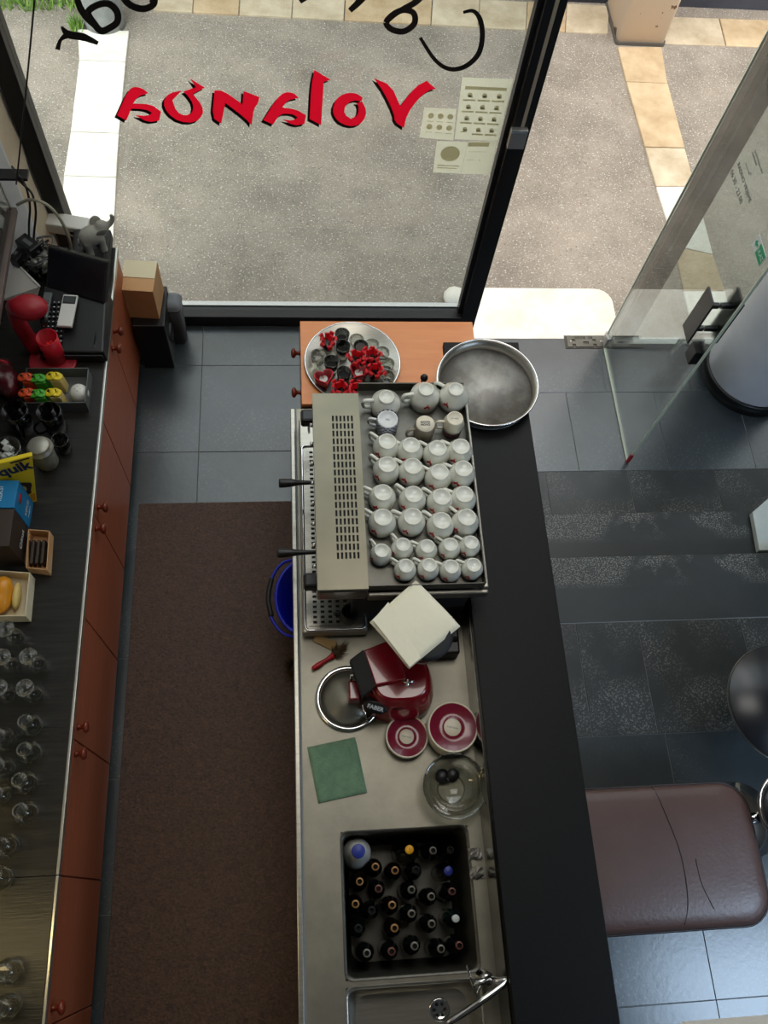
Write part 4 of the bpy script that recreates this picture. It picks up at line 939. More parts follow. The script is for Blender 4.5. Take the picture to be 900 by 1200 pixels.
fz.build('bristles', M['bristle'], db, fix=False)['kind'] = 'stuff'
MB().ell((0, 0, .05), (.035, .035, .035)).build('head', M['bristle'], db); MB().tube([(.01, 0, .06), (.08, .01, .12), (.16, .01, .2)], .012, 8).build('handle', M['red_print'], db)

# ================================================================== STEEL COUNTER AND BAR
ZB = .88; BX = .712
SX0, SX1 = -.018, BX
sk1 = (at(399, 975, ZB).x, at(556, 1060, ZB).x, at(404, 1150, ZB).y, at(549, 967, ZB).y)   # near-square sink opening
sk2y1 = sk1[2] - .022; sk2y0 = sk2y1 - .44
cn = thing('steel_counter', 'long stainless steel bar counter with two sinks', 'counter', (SX0, 0, 0))
xs = [0, sk1[0] - SX0, sk1[1] - SX0, SX1 - SX0]; ys = [-1.6, sk2y0, sk2y1, sk1[2], sk1[3], 2.2]
mb = MB(); grid_panel(mb, xs, ys, ZB - .03, ZB, {(1, 1), (1, 3)}); mb.build('worktop', M['steel_worn'], cn)
MB().box(-.018, .004, -1.6, 2.2, ZB - .05, ZB + .006).build('front_rim', M['steel'], cn, bevel=.004)
MB().box(.004, .012, -1.6, 2.2, ZB - .002, ZB + .0012).build('rim_groove', M['grout'], cn)
MB().box(.24, SX1 - SX0, -1.6, 2.2, .02, ZB - .34).build('cabinet', M['steel'], cn)
MB().box(.02, SX1 - SX0, 2.17, 2.2, .0, ZB - .03).build('end_panel', M['steel'], cn)
def basin(y0, y1, depth, name, mm):
    x0, x1 = sk1[0] - SX0, sk1[1] - SX0; L = []
    for ins, z, r in ((-.004, ZB + .0012, .03), (.003, ZB + .0018, .03), (.010, ZB - .008, .032), (.016, ZB - depth + .03, .04), (.04, ZB - depth, .05)):
        L.append([(x, y, z) for x, y in rrect(x0 + ins, x1 - ins, y0 + ins, y1 - ins, r)])
    m_ = loft(MB(), L, 0, False, True); return m_.build(name, M[mm], cn, fix=False)
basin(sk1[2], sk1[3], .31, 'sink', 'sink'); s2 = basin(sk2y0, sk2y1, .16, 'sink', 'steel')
dr = at(515, 1183, ZB - .16); MB().lathe([(0, .004), (.03, .003), (.036, .006), (.042, .002), (.042, 0)], 24, (dr.x - SX0, dr.y, ZB - .1595)).build('drain', M['chrome'], s2)
for k in range(6): MB().cyl((dr.x - SX0 + .02 * math.cos(k * PI / 3), dr.y + .02 * math.sin(k * PI / 3), ZB - .1595), .006, .004, .0055, 10).build('drain_hole', M['slot'], s2)

br = thing('bar', 'long bar topped with black granite between barista and guests', 'bar', (BX, 0, 0))
MB().box(.0, 1.085 - BX, -1.6, 2.44, 1.06, 1.1).build('bar_top', M['granite'], br, bevel=.003)
MB().box(-.006, .03, -1.6, 2.19, ZB + .001, 1.06).build('backsplash', M['mirror'], br)
MB().box(.03, XP - BX, -1.6, 2.2, -.0, 1.06).build('bar_front', M['plinth'], br)
MB().box(XP - BX, XP - BX + .02, -1.6, 2.42, ZE, 1.06).build('guest_panel', M['plinth'], br)
MB().box(XP - BX - .05, XP - BX, 2.38, 2.42, -.0, 1.06).build('end_panel', M['plinth'], br)

# orange drawer cabinet at the window end
oc_ = thing('drawer_cabinet', 'orange wood cabinet carrying the round tray of small glasses', 'cabinet', (.02, 2.215, 0))
MB().box(.016, .89, .01, .49, .06, .875).build('body', M['orange_wood'], oc_)
MB().box(.0, .90, 0, .5, .875, .9).build('top', M['orange_top'], oc_, bevel=.003)
MB().box(.03, .88, .02, .47, 0, .06).build('plinth', M['plinth'], oc_)
for k, (a, b) in enumerate(((.012, .25), (.254, .488))):
    d = MB().box(0, .016, a, b, .62, .865).build('drawer', M['orange_wood'], oc_, bevel=.0015); T = Matrix.Translation((0, (a + b) / 2, .80)) @ Matrix.Rotation(-PI / 2, 4, 'Y')
    MB().lathe([(0, 0), (.015, 0), (.011, .008), (.010, .022), (.024, .030), (.027, .038), (.020, .047), (0, .05)], 16, T=T).build('knob', M['knob'], d)
    MB().box(0, .016, a, b, .07, .615).build('door', M['orange_wood'], oc_, bevel=.0015)

# round tray of shot glasses and red decorations
tc_ = at(413, 424, .915); ZT = .9
TR = .235
ry = thing('round_tray', 'round steel tray of small glasses on the orange cabinet', 'tray', (tc_.x, tc_.y, ZT))
MB().lathe([(0, 0), (TR - .02, 0), (TR, .018), (TR + .006, .018), (TR + .006, .022), (TR - .002, .022), (TR - .022, .005), (0, .005)], 56).build('dish', M['steel'], ry)
ring = MB().tube([((TR + .003) * math.cos(k * PI / 28), (TR + .003) * math.sin(k * PI / 28), .021) for k in range(56)], .004, 6, closed=True).build('rim', M['chrome'], ry)
def shot(dark, lb, px_, py_, h=.085, r=.037):
    q = at(px_, py_, ZT + .005 + h); t = thing('shot_glass', lb, 'glass', (q.x, q.y, ZT + .005), 0, 'small glasses on the round tray')
    MB().lathe([(0, 0), (r * .78, 0), (r, h), (r - .002, h), (r * .76, .010), (0, .010)], 22).build('glass', M['smoke' if dark else 'glass'], t)
    MB().tube([(r * math.cos(k * PI / 11), r * math.sin(k * PI / 11), h) for k in range(22)], .0017, 6, closed=True).build('rim', M['glass'], t)
    if dark: MB().cyl((0, 0, 0), r * .72, .011, h * .5 if dark == 1 else h * .85, 18).build('drink', M['slot' if dark == 1 else 'card_brown'], t)
    return t
shot(1, 'dark filled small glass at far rim beside the farthest red flower', 401, 391); shot(1, 'dark filled small glass second from the far tray rim', 402, 405); shot(2, 'small glass full of dark brown drink near tray centre', 423, 405)
shot(0, 'empty small glass at the left rim of the tray', 372.6, 416); shot(1, 'nearly empty small glass right of the left rim glass', 388.5, 423)
shot(0, 'clear empty small glass at the far right of tray', 436, 404, .06); shot(0, 'clear empty small glass on right rim, farther one', 448, 413, .06); shot(0, 'clear empty small glass on right rim, middle one', 454, 426, .06); shot(0, 'clear empty small glass on right rim, nearest one', 454, 441, .06)
shot(0, 'clear empty small glass behind the brown drink', 418, 398, .06); shot(1, 'dark small glass hidden amid the tray centre', 403, 436, .06)
def flower(lb, px_, py_):
    q = at(px_, py_, ZT + .10); t = thing('ribbon_flower', lb, 'decoration', (q.x, q.y, ZT + .005), random.uniform(0, 6), 'red ribbon decorations on the round tray')
    MB().lathe([(0, 0), (.024, 0), (.030, .07), (.026, .07), (.02, .01), (0, .01)], 16).build('glass_holder', M['smoke'], t)
    for k in range(9):
        a = k * 2.4; r = .010 + .0028 * k; mbp = MB()
        c, s = math.cos(a), math.sin(a); w_ = .012
        P = [(r * c, r * s, .07), ((r + .012) * c, (r + .012) * s, .098), ((r + .022) * c, (r + .022) * s, .092), ((r + .026) * c, (r + .026) * s, .078)]
        vs = []
        for x, y, z in P: vs += [(x - s * w_, y + c * w_, z), (x + s * w_, y - c * w_, z)]
        vs += [(x, y, z - .002) for x, y, z in vs]
        mbp.add(vs, [(0, 1, 3, 2), (2, 3, 5, 4), (4, 5, 7, 6), (9, 8, 10, 11), (11, 10, 12, 13), (13, 12, 14, 15)]); mbp.build('ribbon_loop', M['red_rib'], t, fix=False)
    return t
for lb, x, y in (('red ribbon flower at the far left rim of tray', 384, 397), ('red ribbon flower left of the tray centre right', 418, 417), ('red ribbon flower with a pointed tail, right of centre', 436, 414), ('red ribbon flower right of the heart holder', 440, 432),
                 ('red ribbon flower at near rim, left one', 399, 453), ('red ribbon flower at near rim, right one', 419, 454)): flower(lb, x, y)
def heart(lb, px_, py_, rz):
    q = at(px_, py_, ZT + .08); t = thing('heart_holder', lb, 'candle holder', (q.x, q.y, ZT + .005), rz, 'heart shaped candle holders')
    P = []
    for k in range(32):
        a = 2 * PI * k / 32; P.append((16 * math.sin(a) ** 3, 13 * math.cos(a) - 5 * math.cos(2 * a) - 2 * math.cos(3 * a) - math.cos(4 * a)))
    sc = lambda s, z: [(x * s, y * s, z) for x, y in P]
    loft(MB(), [sc(.0022, 0), sc(.0030, .075), sc(.0027, .076), sc(.0022, .02)], 0, True, True, True).build('holder', M['red_pl'], t)
    MB().tube(sc(.00295, .076), .0022, 6, closed=True).build('rim', M['red_rib'], t)
    MB().cyl((0, .008, 0), .02, .02, .045, 18).build('candle', M['white_pl'], t)
    MB().tube([(0, .008, .045), (0, .008, .053)], .0012, 5).build('wick', M['slot'], t)
heart('heart shaped red candle holder at near left of the tray', 380, 441, .3); heart('heart shaped red candle holder near the tray centre', 420, 434, -.5)

# big round steel pan on the bar end
pc = at(570, 452, 1.125)
pn2 = thing('round_pan', 'large empty round steel pan on the far end of bar', 'pan', (pc.x, pc.y, 1.1))
PR = .238
pm_ = mat('scuffed_pan_bottom', srgb(176, 173, 167), .5, .3, srgb(140, 136, 129), 5, 5, .42, .58)
MB().lathe([(PR - .012, .004), (PR - .002, .055), (PR + .005, .055), (PR + .005, .06), (PR - .006, .06), (PR - .016, .004)], 64).build('wall', M['steel'], pn2)
MB().lathe([(0, 0), (PR - .012, 0), (PR - .010, .004), (0, .006)], 64).build('bottom', pm_, pn2)
MB().tube([((PR + .002) * math.cos(k * PI / 32), (PR + .002) * math.sin(k * PI / 32), .059) for k in range(64)], .0045, 6, closed=True).build('rim', M['chrome'], pn2)
pp = at(498, 445, 1.25)
tap = thing('black_peg', 'short black upright peg behind the cup rail on the machine', 'peg', (pp.x, pp.y + .02, .9))
MB().cyl((0, 0, 0), .012, 0, .33, 12).build('rod', M['black'], tap); MB().ell((0, 0, .335), (.018, .018, .02)).build('tip', M['black'], tap)

# ================================================================== ESPRESSO MACHINE
em0 = at(355, 741, .97)
EZ = ZB
mch = thing('espresso_machine', 'wide stainless espresso machine loaded with upturned cups', 'espresso machine', (0, 0, EZ))
# drip tray deck
d0 = at(345, 496, .97); d1 = at(426, 739, .97); dx0, dx1, dy0, dy1 = at(352, 600, .97).x, d1.x, d1.y, 2.10
mb = MB(); mb.box(dx0, dx1 + .02, dy0, dy1, .02, .075); mb.build('deck', M['steel'], mch, bevel=.008)
gx0, gx1, gy0, gy1 = dx0 + .03, dx1, dy0 + .03, 1.93
MB().tube([(x, y, .079) for x, y in rrect(dx0 + .012, dx1 + .01, dy0 + .012, 1.95, .02)], .006, 8, closed=True).build('tray_rim', M['chrome'], mch)
MB().box(gx0, gx1, gy0, gy1, .0755, .0765).build('tray_well', M['slot'], mch)
xs = [gx0 + (gx1 - gx0) * i / 14 for i in range(15)]; ys = [gy0 + (gy1 - gy0) * i / 75 for i in range(76)]
g = MB(); grid_panel(g, xs, ys, .0775, .080, {(i, j) for i in range(1, 13, 2) for j in range(1, 75, 2)}); g.build('drip_grate', M['steel'], mch, fix=False)
# body with end cheeks
t0 = at(368, 461, 1.40); t1 = at(430, 690, 1.40); tx0, tx1, ty0, ty1 = at(369, 575, 1.40).x, at(426, 575, 1.40).x, t1.y, t0.y
bx1 = at(568, 690, 1.34).x; bx0 = tx1
cy0 = at(500, 692, 1.34).y; cy1 = at(485, 447, 1.34).y
MB().box(bx0 - .05, bx1 - .03, cy0 + .02, cy1 - .02, .02, .40).build('body', M['black_matte'], mch, bevel=.01)
hz0, hz1 = .40, 1.40 - EZ
MB().box(tx0, tx1, ty0, ty1, hz0, hz1 - .004).build('head_housing', M['steel'], mch, bevel=.006)
nx, ny = 6, 18
sxs = [tx0]; px0, px1 = tx0 + .075, tx1 - .025
for i in range(nx):
    c = px0 + (px1 - px0) * (i + .5) / nx; sxs += [c - .0042, c + .0042]
sxs.append(tx1); sys_ = [ty0]
va, vb_ = at(410, 656, 1.40).y, at(406, 486, 1.40).y
for j in range(ny):
    c = va + (vb_ - va) * (j + .5) / ny; sys_ += [c - .0135, c + .0135]
sys_.append(ty1)
g = MB(); grid_panel(g, sxs, sys_, hz1 - .004, hz1, {(i, j) for i in range(1, 2 * nx, 2) for j in range(1, 2 * ny, 2)}); g.build('vented_lid', M['steel_panel'], mch, fix=False)
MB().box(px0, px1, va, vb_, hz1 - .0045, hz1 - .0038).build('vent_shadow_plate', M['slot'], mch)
MB().box(tx0 + .008, tx1 - .008, ty0 - .004, ty0 + .002, hz0 + .02, hz1 - .02).build('end_plate', M['mirror'], mch, bevel=.002)
# groups with portafilters
for (x_, y_) in ((327, 566), (325, 648)):
    e_ = at(x_, y_, 1.12); zc = 1.12 - EZ; y0 = e_.y
    gp = MB().cyl((tx0 + .055, y0, 0), .045, zc + .02, hz0 + .01, 24).build('group_head', M['chrome'], mch)
    pf = MB().cyl((tx0 + .055, y0, 0), .038, zc - .03, zc + .02, 24); pf.build('portafilter', M['chrome'], mch)
    hnd = MB().tube(smooth_curve([(tx0 + .02, y0, zc), (tx0 - .05, y0, zc), (e_.x + .06, y0, zc), (e_.x, y0, zc - .004)], 6), [.009, .009, .009, .0095, .010, .0105, .011, .0115, .012, .013, .014, .0155, .017, .018, .019, .0195, .020, .020, .019], 14)
    hnd.build('portafilter_handle', M['black'], mch)
for y_, x_ in ((490, 357), (682, 361)):
    e_ = at(x_, y_, 1.18); zc = 1.18 - EZ
    kn = MB(); kn.box(e_.x - .018, e_.x + .05, e_.y - .032, e_.y + .032, zc - .03, zc + .03); kn.build('steam_knob', M['black'], mch, bevel=.012)
    MB().tube(smooth_curve([(tx0 + .03, e_.y, zc - .02), (tx0 - .01, e_.y, zc - .06), (tx0 - .012, e_.y + .005, .16)], 5), .006, 8).build('steam_wand', M['chrome'], mch)
# buttons on the front lower edge
for k in range(8):
    y = ty0 + .12 + k * (ty1 - ty0 - .24) / 7
    MB().cyl((0, 0, 0), .009, 0, .014, 12, T=Matrix.Translation((tx0 + .0, y, hz0 + .06)) @ Matrix.Rotation(-PI / 2, 4, 'Y')).build('button', M['chrome'], mch)
# cup rail
rz0 = 1.315 - EZ; rt_ = 1.37 - EZ
u0 = [at(427, 448, 1.37), at(543, 449, 1.37), at(566, 686, 1.37), at(429, 684, 1.37)]
rx0, rx1, ry0, ry1 = tx1 + .004, (at(543, 449, 1.37).x + at(566, 686, 1.37).x) / 2 + .010, at(500, 684, 1.37).y, at(485, 448, 1.37).y
MB().box(rx0, rx1, ry0, ry1, rz0 - .012, rz0).build('cup_shelf', M['steel_dark'], mch)
MB().box(rx0, rx1, ry1 - .006, ry1, rz0, rt_).build('cup_rail', M['steel_dark'], mch, bevel=.002)
MB().box(rx1 - .006, rx1, ry0, ry1, rz0, rt_).build('cup_rail', M['steel_dark'], mch, bevel=.002)
MB().box(rx0, rx1, ry0, ry0 + .006, rz0, rt_ - .015).build('cup_rail', M['steel_dark'], mch, bevel=.002)
MB().box(rx0, rx1 + .02, ry0 - .02, ry0 + .0, .36, rz0 - .02).build('end_panel', M['steel'], mch, bevel=.006)
MB().box(rx1 - .005, rx1 + .02, ry0, ry1, .36, rz0 - .005).build('back_panel', M['steel'], mch, bevel=.004)
for x in (.03, bx1 - .08):
    for y in (dy0 + .06, dy1 - .08): MB().cyl((x, y, 0), .022, 0, .022, 14).build('foot', M['black'], mch)

# ------------------------------------------------------------------ cups (upside down: foot disc up)
def rooster(R_of, h0, hgt, ang0):
    """small red bird emblem wrapped on the cup; R_of(z) = outer radius"""
    shape = [(-.9, .15), (-.65, .75), (-.35, .55), (-.1, .35), (.25, .45), (.35, .8), (.5, 1.0), (.62, .82), (.85, .72), (.62, .55), (.6, .2), (.35, -.1), (.1, -.2), (.15, -.55), (-.05, -.55), (-.1, -.25), (-.4, -.1), (-.6, .1)]
    n = len(shape); vs = []; ox, oy = .12, .08
    for f_, e in ((1, .0010), (.66, .0016), (.33, .0018)):
        for x, y in shape:
            x, y = ox + (x - ox) * f_, oy + (y - oy) * f_
            z = h0 - y * hgt * .5; r = R_of(z) + e; a = ang0 + x * hgt * .5 / r; vs.append((r * math.cos(a), r * math.sin(a), z))
    z = h0 - oy * hgt * .5; r = R_of(z) + .0019; a = ang0 + ox * hgt * .5 / r; vs.append((r * math.cos(a), r * math.sin(a), z))
    fs = [(q * n + i, q * n + (i + 1) % n, (q + 1) * n + (i + 1) % n, (q + 1) * n + i) for q in (0, 1) for i in range(n)] + [(2 * n + i, 2 * n + (i + 1) % n, 3 * n) for i in range(n)]
    return MB().add(vs, fs)
def interp(prof):
    P = sorted((z, r) for r, z in prof)
    def f(z):
        for (z0, r0), (z1, r1) in zip(P, P[1:]):
            if z0 <= z <= z1: return r0 + (r1 - r0) * (z - z0) / max(z1 - z0, 1e-6)
        return P[0][1]
    return f
def make_cup(name, cat, group, rim, belly, foot, h, emblem=True, m='porcelain', hr=.0075, straight=False):
    t = thing(name, '', cat, group=group)
    if straight: prof = [(rim, 0), (rim * 1.0, h * .3), (belly, h * .6), (foot * 1.06, h * .94), (foot, h)]
    else: prof = [(rim, 0), (rim * 1.01, h * .16), (belly, h * .42), (belly * .93, h * .64), (foot * 1.12, h * .86), (foot, h * .93), (foot, h)]
    MB().lathe([(rim - .004, 0)] + prof + [(foot - .004, h), (foot - .007, h - .004), (0, h - .005)], 28).build('body', M[m], t)
    Rf = interp([(r, z) for r, z in prof]); a = math.radians(145)
    c, s = math.cos(a), math.sin(a); r1 = Rf(h * .25) - .003; r2 = Rf(h * .7) - .003; L = .038 if h > .08 else .031
    MB().tube(smooth_curve([(r1 * c, r1 * s, h * .24), ((r1 + L * .8) * c, (r1 + L * .8) * s, h * .26), ((r1 + L) * c, (r1 + L) * s, h * .50), ((r1 + L * .8) * c, (r1 + L * .8) * s, h * .72), (r2 * c, r2 * s, h * .74)], 5), hr, 8, flat=.8).build('handle', M[m], t)
    if emblem: rooster(Rf, h * .58, .036 if h > .08 else .028, math.radians(232)).build('emblem', M['red_print'], t, fix=False)
    return t
ZR = 1.315
def place(proto, first, x, y, h, lb, rz=None):
    o = proto if first else copy_tree(proto); q = at(x - (1.6 if x > 530 else 0), y, ZR + h); o.location = (q.x, q.y, ZR + .0005); o['label'] = lb; o.rotation_euler.z = random.uniform(-.16, .16) if rz is None else rz
    return o
colw = ['first from the left', 'second from the left', 'third from the left', 'last by the right rail']
# three large rounded cups
pb_ = make_cup('breakfast_cup', 'cup', 'large white cups at the back of the cup rail', .060, .066, .033, .105, hr=.009)
for k, (x, y, lb, rz) in enumerate(((453, 465, 'large white cup in the back left corner of the rail', .62), (499.5, 456, 'large white cup at the middle of the back row', .75), (536, 456, 'large white cup in the back right corner of the rail', .0))):
    place(pb_, k == 0, x, y, .105, lb, rz)
# three different mugs
mg = make_cup('patterned_mug', 'mug', None, .046, .046, .042, .095, False, 'blue_mug', .0065, True); place(mg, True, 454.5, 491, .095, 'white mug with blue scale pattern upside down at left', .35)
bp_ = MB()
for row in range(7):
    for k in range(16):
        z = .012 + row * .0125; a = 2 * PI * (k + .5 * (row % 2)) / 16; r = .0470
        pts = [(r * math.cos(a + da), r * math.sin(a + da), z + dz) for da, dz in ((-.16, 0), (.16, 0), (.12, .006), (0, .010), (-.12, .006))]
        bp_.add(pts, [(0, 1, 2, 3, 4)])
bp_.build('blue_pattern', M['blue_print'], mg, fix=False)
text('italy', .012, M['grout'], mg, (0, 0, .0908), (1, -.6, 0), (.6, 1, 0), .0003)
mg2 = make_cup('stoneware_mug', 'mug', None, .043, .046, .040, .10, False, 'taupe_por', .007, True); place(mg2, True, 498.5, 496.5, .10, 'taupe mug upside down with cream base and black print', .85)
MB().lathe([(0, .0008), (.039, .0008), (.0405, -.002)], 28, (0, 0, .10)).build('base', M['cream_por'], mg2)
uu, vv = Vector((math.cos(-.85), math.sin(-.85), 0)), Vector((-math.sin(-.85), math.cos(-.85), 0))
for k, w_ in enumerate(('NOVO', 'NOVO')): text(w_, .0135, M['vinyl_black'], mg2, vv * (.0065 - k * .0125) + Vector((0, 0, .1014)), uu, vv, .0003, bold=.0006)
mg3 = make_cup('cream_mug', 'mug', None, .040, .047, .034, .105, False, 'cream_por', .006, True); place(mg3, True, 535, 490, .105, 'cream mug upside down with plum printed band by right rail', .6)
MB().lathe([(.0408, .004), (.0414, .03), (.0446, .042)], 28).build('plum_band', M['plum'], mg3)
text('porcelain', .009, M['grout'], mg3, (0, 0, .1035), (1, -.7, 0), (.7, 1, 0), .0003)
# sixteen cappuccino cups
pc_ = make_cup('cappuccino_cup', 'cup', 'white cappuccino cups in four rows', .053, .0575, .037, .095)
rows = [[(454, 517), (482, 521.5), (513, 525), (542, 523)], [(454, 544), (484, 546), (515.5, 553), (545, 549)], [(449, 577), (485, 579), (518, 582), (546, 579)], [(449, 606), (484, 605), (518, 610), (549, 606)]]
first = True
for r, row in enumerate(rows):
    for c_, (x, y) in enumerate(row):
        place(pc_, first, x, y, .095, 'cappuccino cup with red bird, %s row behind espresso cups, %s' % (['fourth', 'third', 'second', 'first'][r], colw[c_])); first = False
# nine espresso cups
pe_ = make_cup('espresso_cup', 'cup', 'small white espresso cups in the front rows', .041, .045, .029, .076, hr=.0062)
erow = [[(447.5, 645), (472.5, 638), (501, 640), (528.5, 638), (554, 635.5)], [(476, 663), (503.5, 662), (531, 664), (557, 662)]]
e5 = ['leftmost', 'second from left', 'middle', 'second from right', 'rightmost']; e4 = ['leftmost', 'second from left', 'second from right', 'rightmost']
first = True
for r, row in enumerate(erow):
    for c_, (x, y) in enumerate(row):
        place(pe_, first, x, y, .076, 'small white espresso cup with red bird, %s row, %s' % (('rear', 'front')[r], (e5 if r == 0 else e4)[c_]), -.35 if r == 0 and c_ < 2 else None); first = False

# black milk jug under the machine head
p = at(409, 720, .99)
jg = thing('milk_jug', 'black round jug on drip tray at near end of machine', 'jug', (p.x, p.y, EZ + .081))
MB().lathe([(0, 0), (.035, 0), (.04, .01), (.038, .06), (.034, .075), (.031, .075), (.034, .06), (.034, .012), (0, .012)], 24).build('body', M['black'], jg)
MB().tube(smooth_curve([(-.036, .0, .065), (-.06, 0, .055), (-.06, 0, .03), (-.038, 0, .015)], 5), .005, 8).build('handle', M['black'], jg)

# ================================================================== GRINDER WITH NAPKINS
ga = at(462, 822, ZB + .02)
gr_ = thing('coffee_grinder', 'red enamel coffee grinder with black hopper lid and badge', 'coffee grinder', (ga.x, ga.y, ZB))
g0 = Vector((ga.x, ga.y, 0))
def gl(x, y, z): v = at(x, y, z + ZB) - g0; return Vector((v.x, v.y, z))
# body: rounded shell, higher at the back, with a flat lid sloping to the front-left
def ringpts(cx, cy, rx_, ry_, z, n=28, p_=2.6):
    o = []
    for k in range(n):
        a = 2 * PI * k / n; c, s = math.cos(a), math.sin(a)
        o.append((cx + rx_ * math.copysign(abs(c) ** (2 / p_), c), cy + ry_ * math.copysign(abs(s) ** (2 / p_), s), z))
    return o
cb_ = gl(470, 812, .03); cm_ = gl(463, 800, .16); ctp = gl(462, 775, .26)
loft(MB(), [ringpts(cb_.x - .01, cb_.y, .135, .115, .0), ringpts(cb_.x - .01, cb_.y, .142, .122, .02), ringpts(cb_.x - .01, cb_.y + .005, .138, .118, .10), ringpts(cb_.x - .015, cb_.y + .015, .125, .108, .18), ringpts(cb_.x - .02, cb_.y + .02, .112, .095, .225, p_=3), ringpts(cb_.x - .02, cb_.y + .02, .10, .085, .235, p_=3)], 0, True, True).build('body', M['red_gloss'], gr_)
# raised head block
q = [gl(411, 772, .25), gl(425, 815, .25), gl(440, 803, .25), gl(426, 760, .25)]
P = [gl(426, 762, .262), gl(440, 803, .262), gl(476, 796, .262), gl(468, 745, .262)]
dn_ = Vector((0, 0, -.09))
MB().hexa([*[v + dn_ for v in P], *P]).build('head', M['red_gloss'], gr_, bevel=.006)
Pb = [gl(410, 773, .235), gl(425, 816, .235), gl(440, 803.5, .264), gl(426, 761, .264)]
nb = Vector((0, 0, -.05)); MB().hexa([*[v + nb for v in Pb], *Pb]).build('black_front', M['black_matte'], gr_, bevel=.002)
# collar and hopper
hc = gl(492, 760, .26); hx0, hy0 = hc.x, hc.y
MB().lathe([(.04, .20), (.05, .24), (.05, .27), (.04, .27)], 28, (hx0, hy0, 0)).build('hopper_collar', M['black'], gr_)
MB().lathe([(.048, .26), (.070, .29), (.098, .42), (.098, .45), (.094, .45), (.094, .42), (.066, .292), (.044, .262)], 36, (hx0, hy0, 0)).build('hopper', M['jar'], gr_)
MB().lathe([(0, .262), (.042, .264), (.07, .31), (0, .318)], 24, (hx0, hy0, 0)).build('coffee_beans', M['coffee'], gr_)
MB().tube([(hx0 + .071 * math.cos(k * PI / 18), hy0 + .071 * math.sin(k * PI / 18), .293) for k in range(36)], .0035, 6, closed=True).build('hopper_ring', M['chrome'], gr_)
MB().lathe([(.102, .445), (.104, .45), (.104, .468), (.09, .476), (0, .478)], 36, (hx0, hy0, 0)).build('hopper_lid', M['black_matte'], gr_)
# chrome lever, badge, dosing fork, on/off
lv = MB(); a_ = gl(478, 795, .25); b_2 = gl(475, 815, .17)
lv.tube([a_, (a_ + b_2) / 2 + Vector((.0, -.012, .01)), b_2], .007, 8); lv.ell(b_2, (.013, .013, .02), 10, 8); lv.tube([a_ + Vector((-.02, -.01, -.02)), a_ + Vector((.025, -.01, -.015))], .005, 8)
lv.build('adjusting_lever', M['chrome'], gr_)
bd = gl(440, 829, .165); nrm_ = Vector((-.15, -.55, .82)).normalized(); ub_ = Vector((1, -.35, 0)); ub_ = (ub_ - nrm_ * ub_.dot(nrm_)).normalized(); vb2 = nrm_.cross(ub_)
Tb = Matrix(((ub_.x, vb2.x, nrm_.x, bd.x), (ub_.y, vb2.y, nrm_.y, bd.y), (ub_.z, vb2.z, nrm_.z, bd.z), (0, 0, 0, 1)))
bdg = MB().lathe([(0, -.06), (.050, -.06), (.050, .002), (.046, .004), (0, .004)], 28, T=Tb @ Matrix.Diagonal((1, .52, 1, 1))).build('badge', M['black'], gr_)
text('FABER', .024, M['white_print'], gr_, bd + nrm_ * .0055, ub_, vb2, .0004, bold=.0008)
dk = gl(463, 826, .14); em = MB(); em.lathe([(0, -.06), (.026, -.06), (.026, .003), (0, .003)], 3, T=Tb @ Matrix.Translation((.085, .03, -.003))); em.build('dark_emblem', M['black'], gr_)
fk = MB(); f0 = gl(428, 838, .05); fk.tube([f0 + Vector((-.01, .04, .03)), f0, f0 + Vector((.012, -.02, -.02))], .006, 8); f1 = gl(411, 792, .12); fk.tube([f1 + Vector((.03, 0, 0)), f1, f1 + Vector((.0, -.02, -.01))], .006, 8); fk.build('portafilter_fork', M['chrome'], gr_)['kind'] = 'stuff'
sp_ = gl(414, 806, .13); MB().box(sp_.x - .02, sp_.x + .03, sp_.y - .05, sp_.y + .03, .05, .13).build('dosing_spout', M['red_gloss'], gr_, bevel=.008)
# napkins on the hopper lid
nz = ZB + .4785
nq = [(489, 680), (540, 733), (480, 783), (435, 729)]
for k, (lb, off, z_) in enumerate((('lower folded paper napkin showing at left edge of the pair', (-1.5, -1), nz), ('upper white folded paper napkin on the grinder hopper lid', (0, 0), nz + .0045))):
    P = [at(x + off[0], y + off[1], z_) for x, y in nq]; c = sum(P, Vector()) / 4; N = 10
    t = thing('paper_napkin', lb, 'napkin', (c.x, c.y, z_)); mb = MB(); vs = []
    for i in range(N + 1):
        for j in range(N + 1):
            u, v = i / N, j / N; p = (P[0] * (1 - u) + P[1] * u) * (1 - v) + (P[3] * (1 - u) + P[2] * u) * v - c
            r = math.hypot(u - .5, v - .5); p.z = .0015 * math.sin(u * 9 + v * 4 + k) - (.0 if r < .35 else (r - .35) * .045); vs.append(p)
    vs2 = [p + Vector((0, 0, .003)) for p in vs]; n2 = (N + 1) ** 2; fs = []
    for i in range(N):
        for j in range(N):
            a = i * (N + 1) + j; fs += [(a, a + N + 1, a + N + 2, a + 1), (n2 + a, n2 + a + 1, n2 + a + N + 2, n2 + a + N + 1)]
    ed = [i * (N + 1) for i in range(N + 1)] + [N * (N + 1) + j for j in range(1, N + 1)] + [i * (N + 1) + N for i in range(N - 1, -1, -1)] + [j for j in range(N - 1, 0, -1)]
    fs += [(ed[i], ed[(i + 1) % len(ed)], n2 + ed[(i + 1) % len(ed)], n2 + ed[i]) for i in range(len(ed))]
    mb.add(vs + vs2, fs, 0, True); mb.build('sheet', M['napkin'], t)
    if k:
        fo = MB(); F_ = [at(x, y, z_) - c for x, y in ((437, 727), (455, 706), (493, 771), (480, 782))]
        fo.hexa([*[p + Vector((0, 0, .003)) for p in F_], *[p + Vector((0, 0, .0052)) for p in F_]]); fo.build('folded_edge', M['napkin'], t)

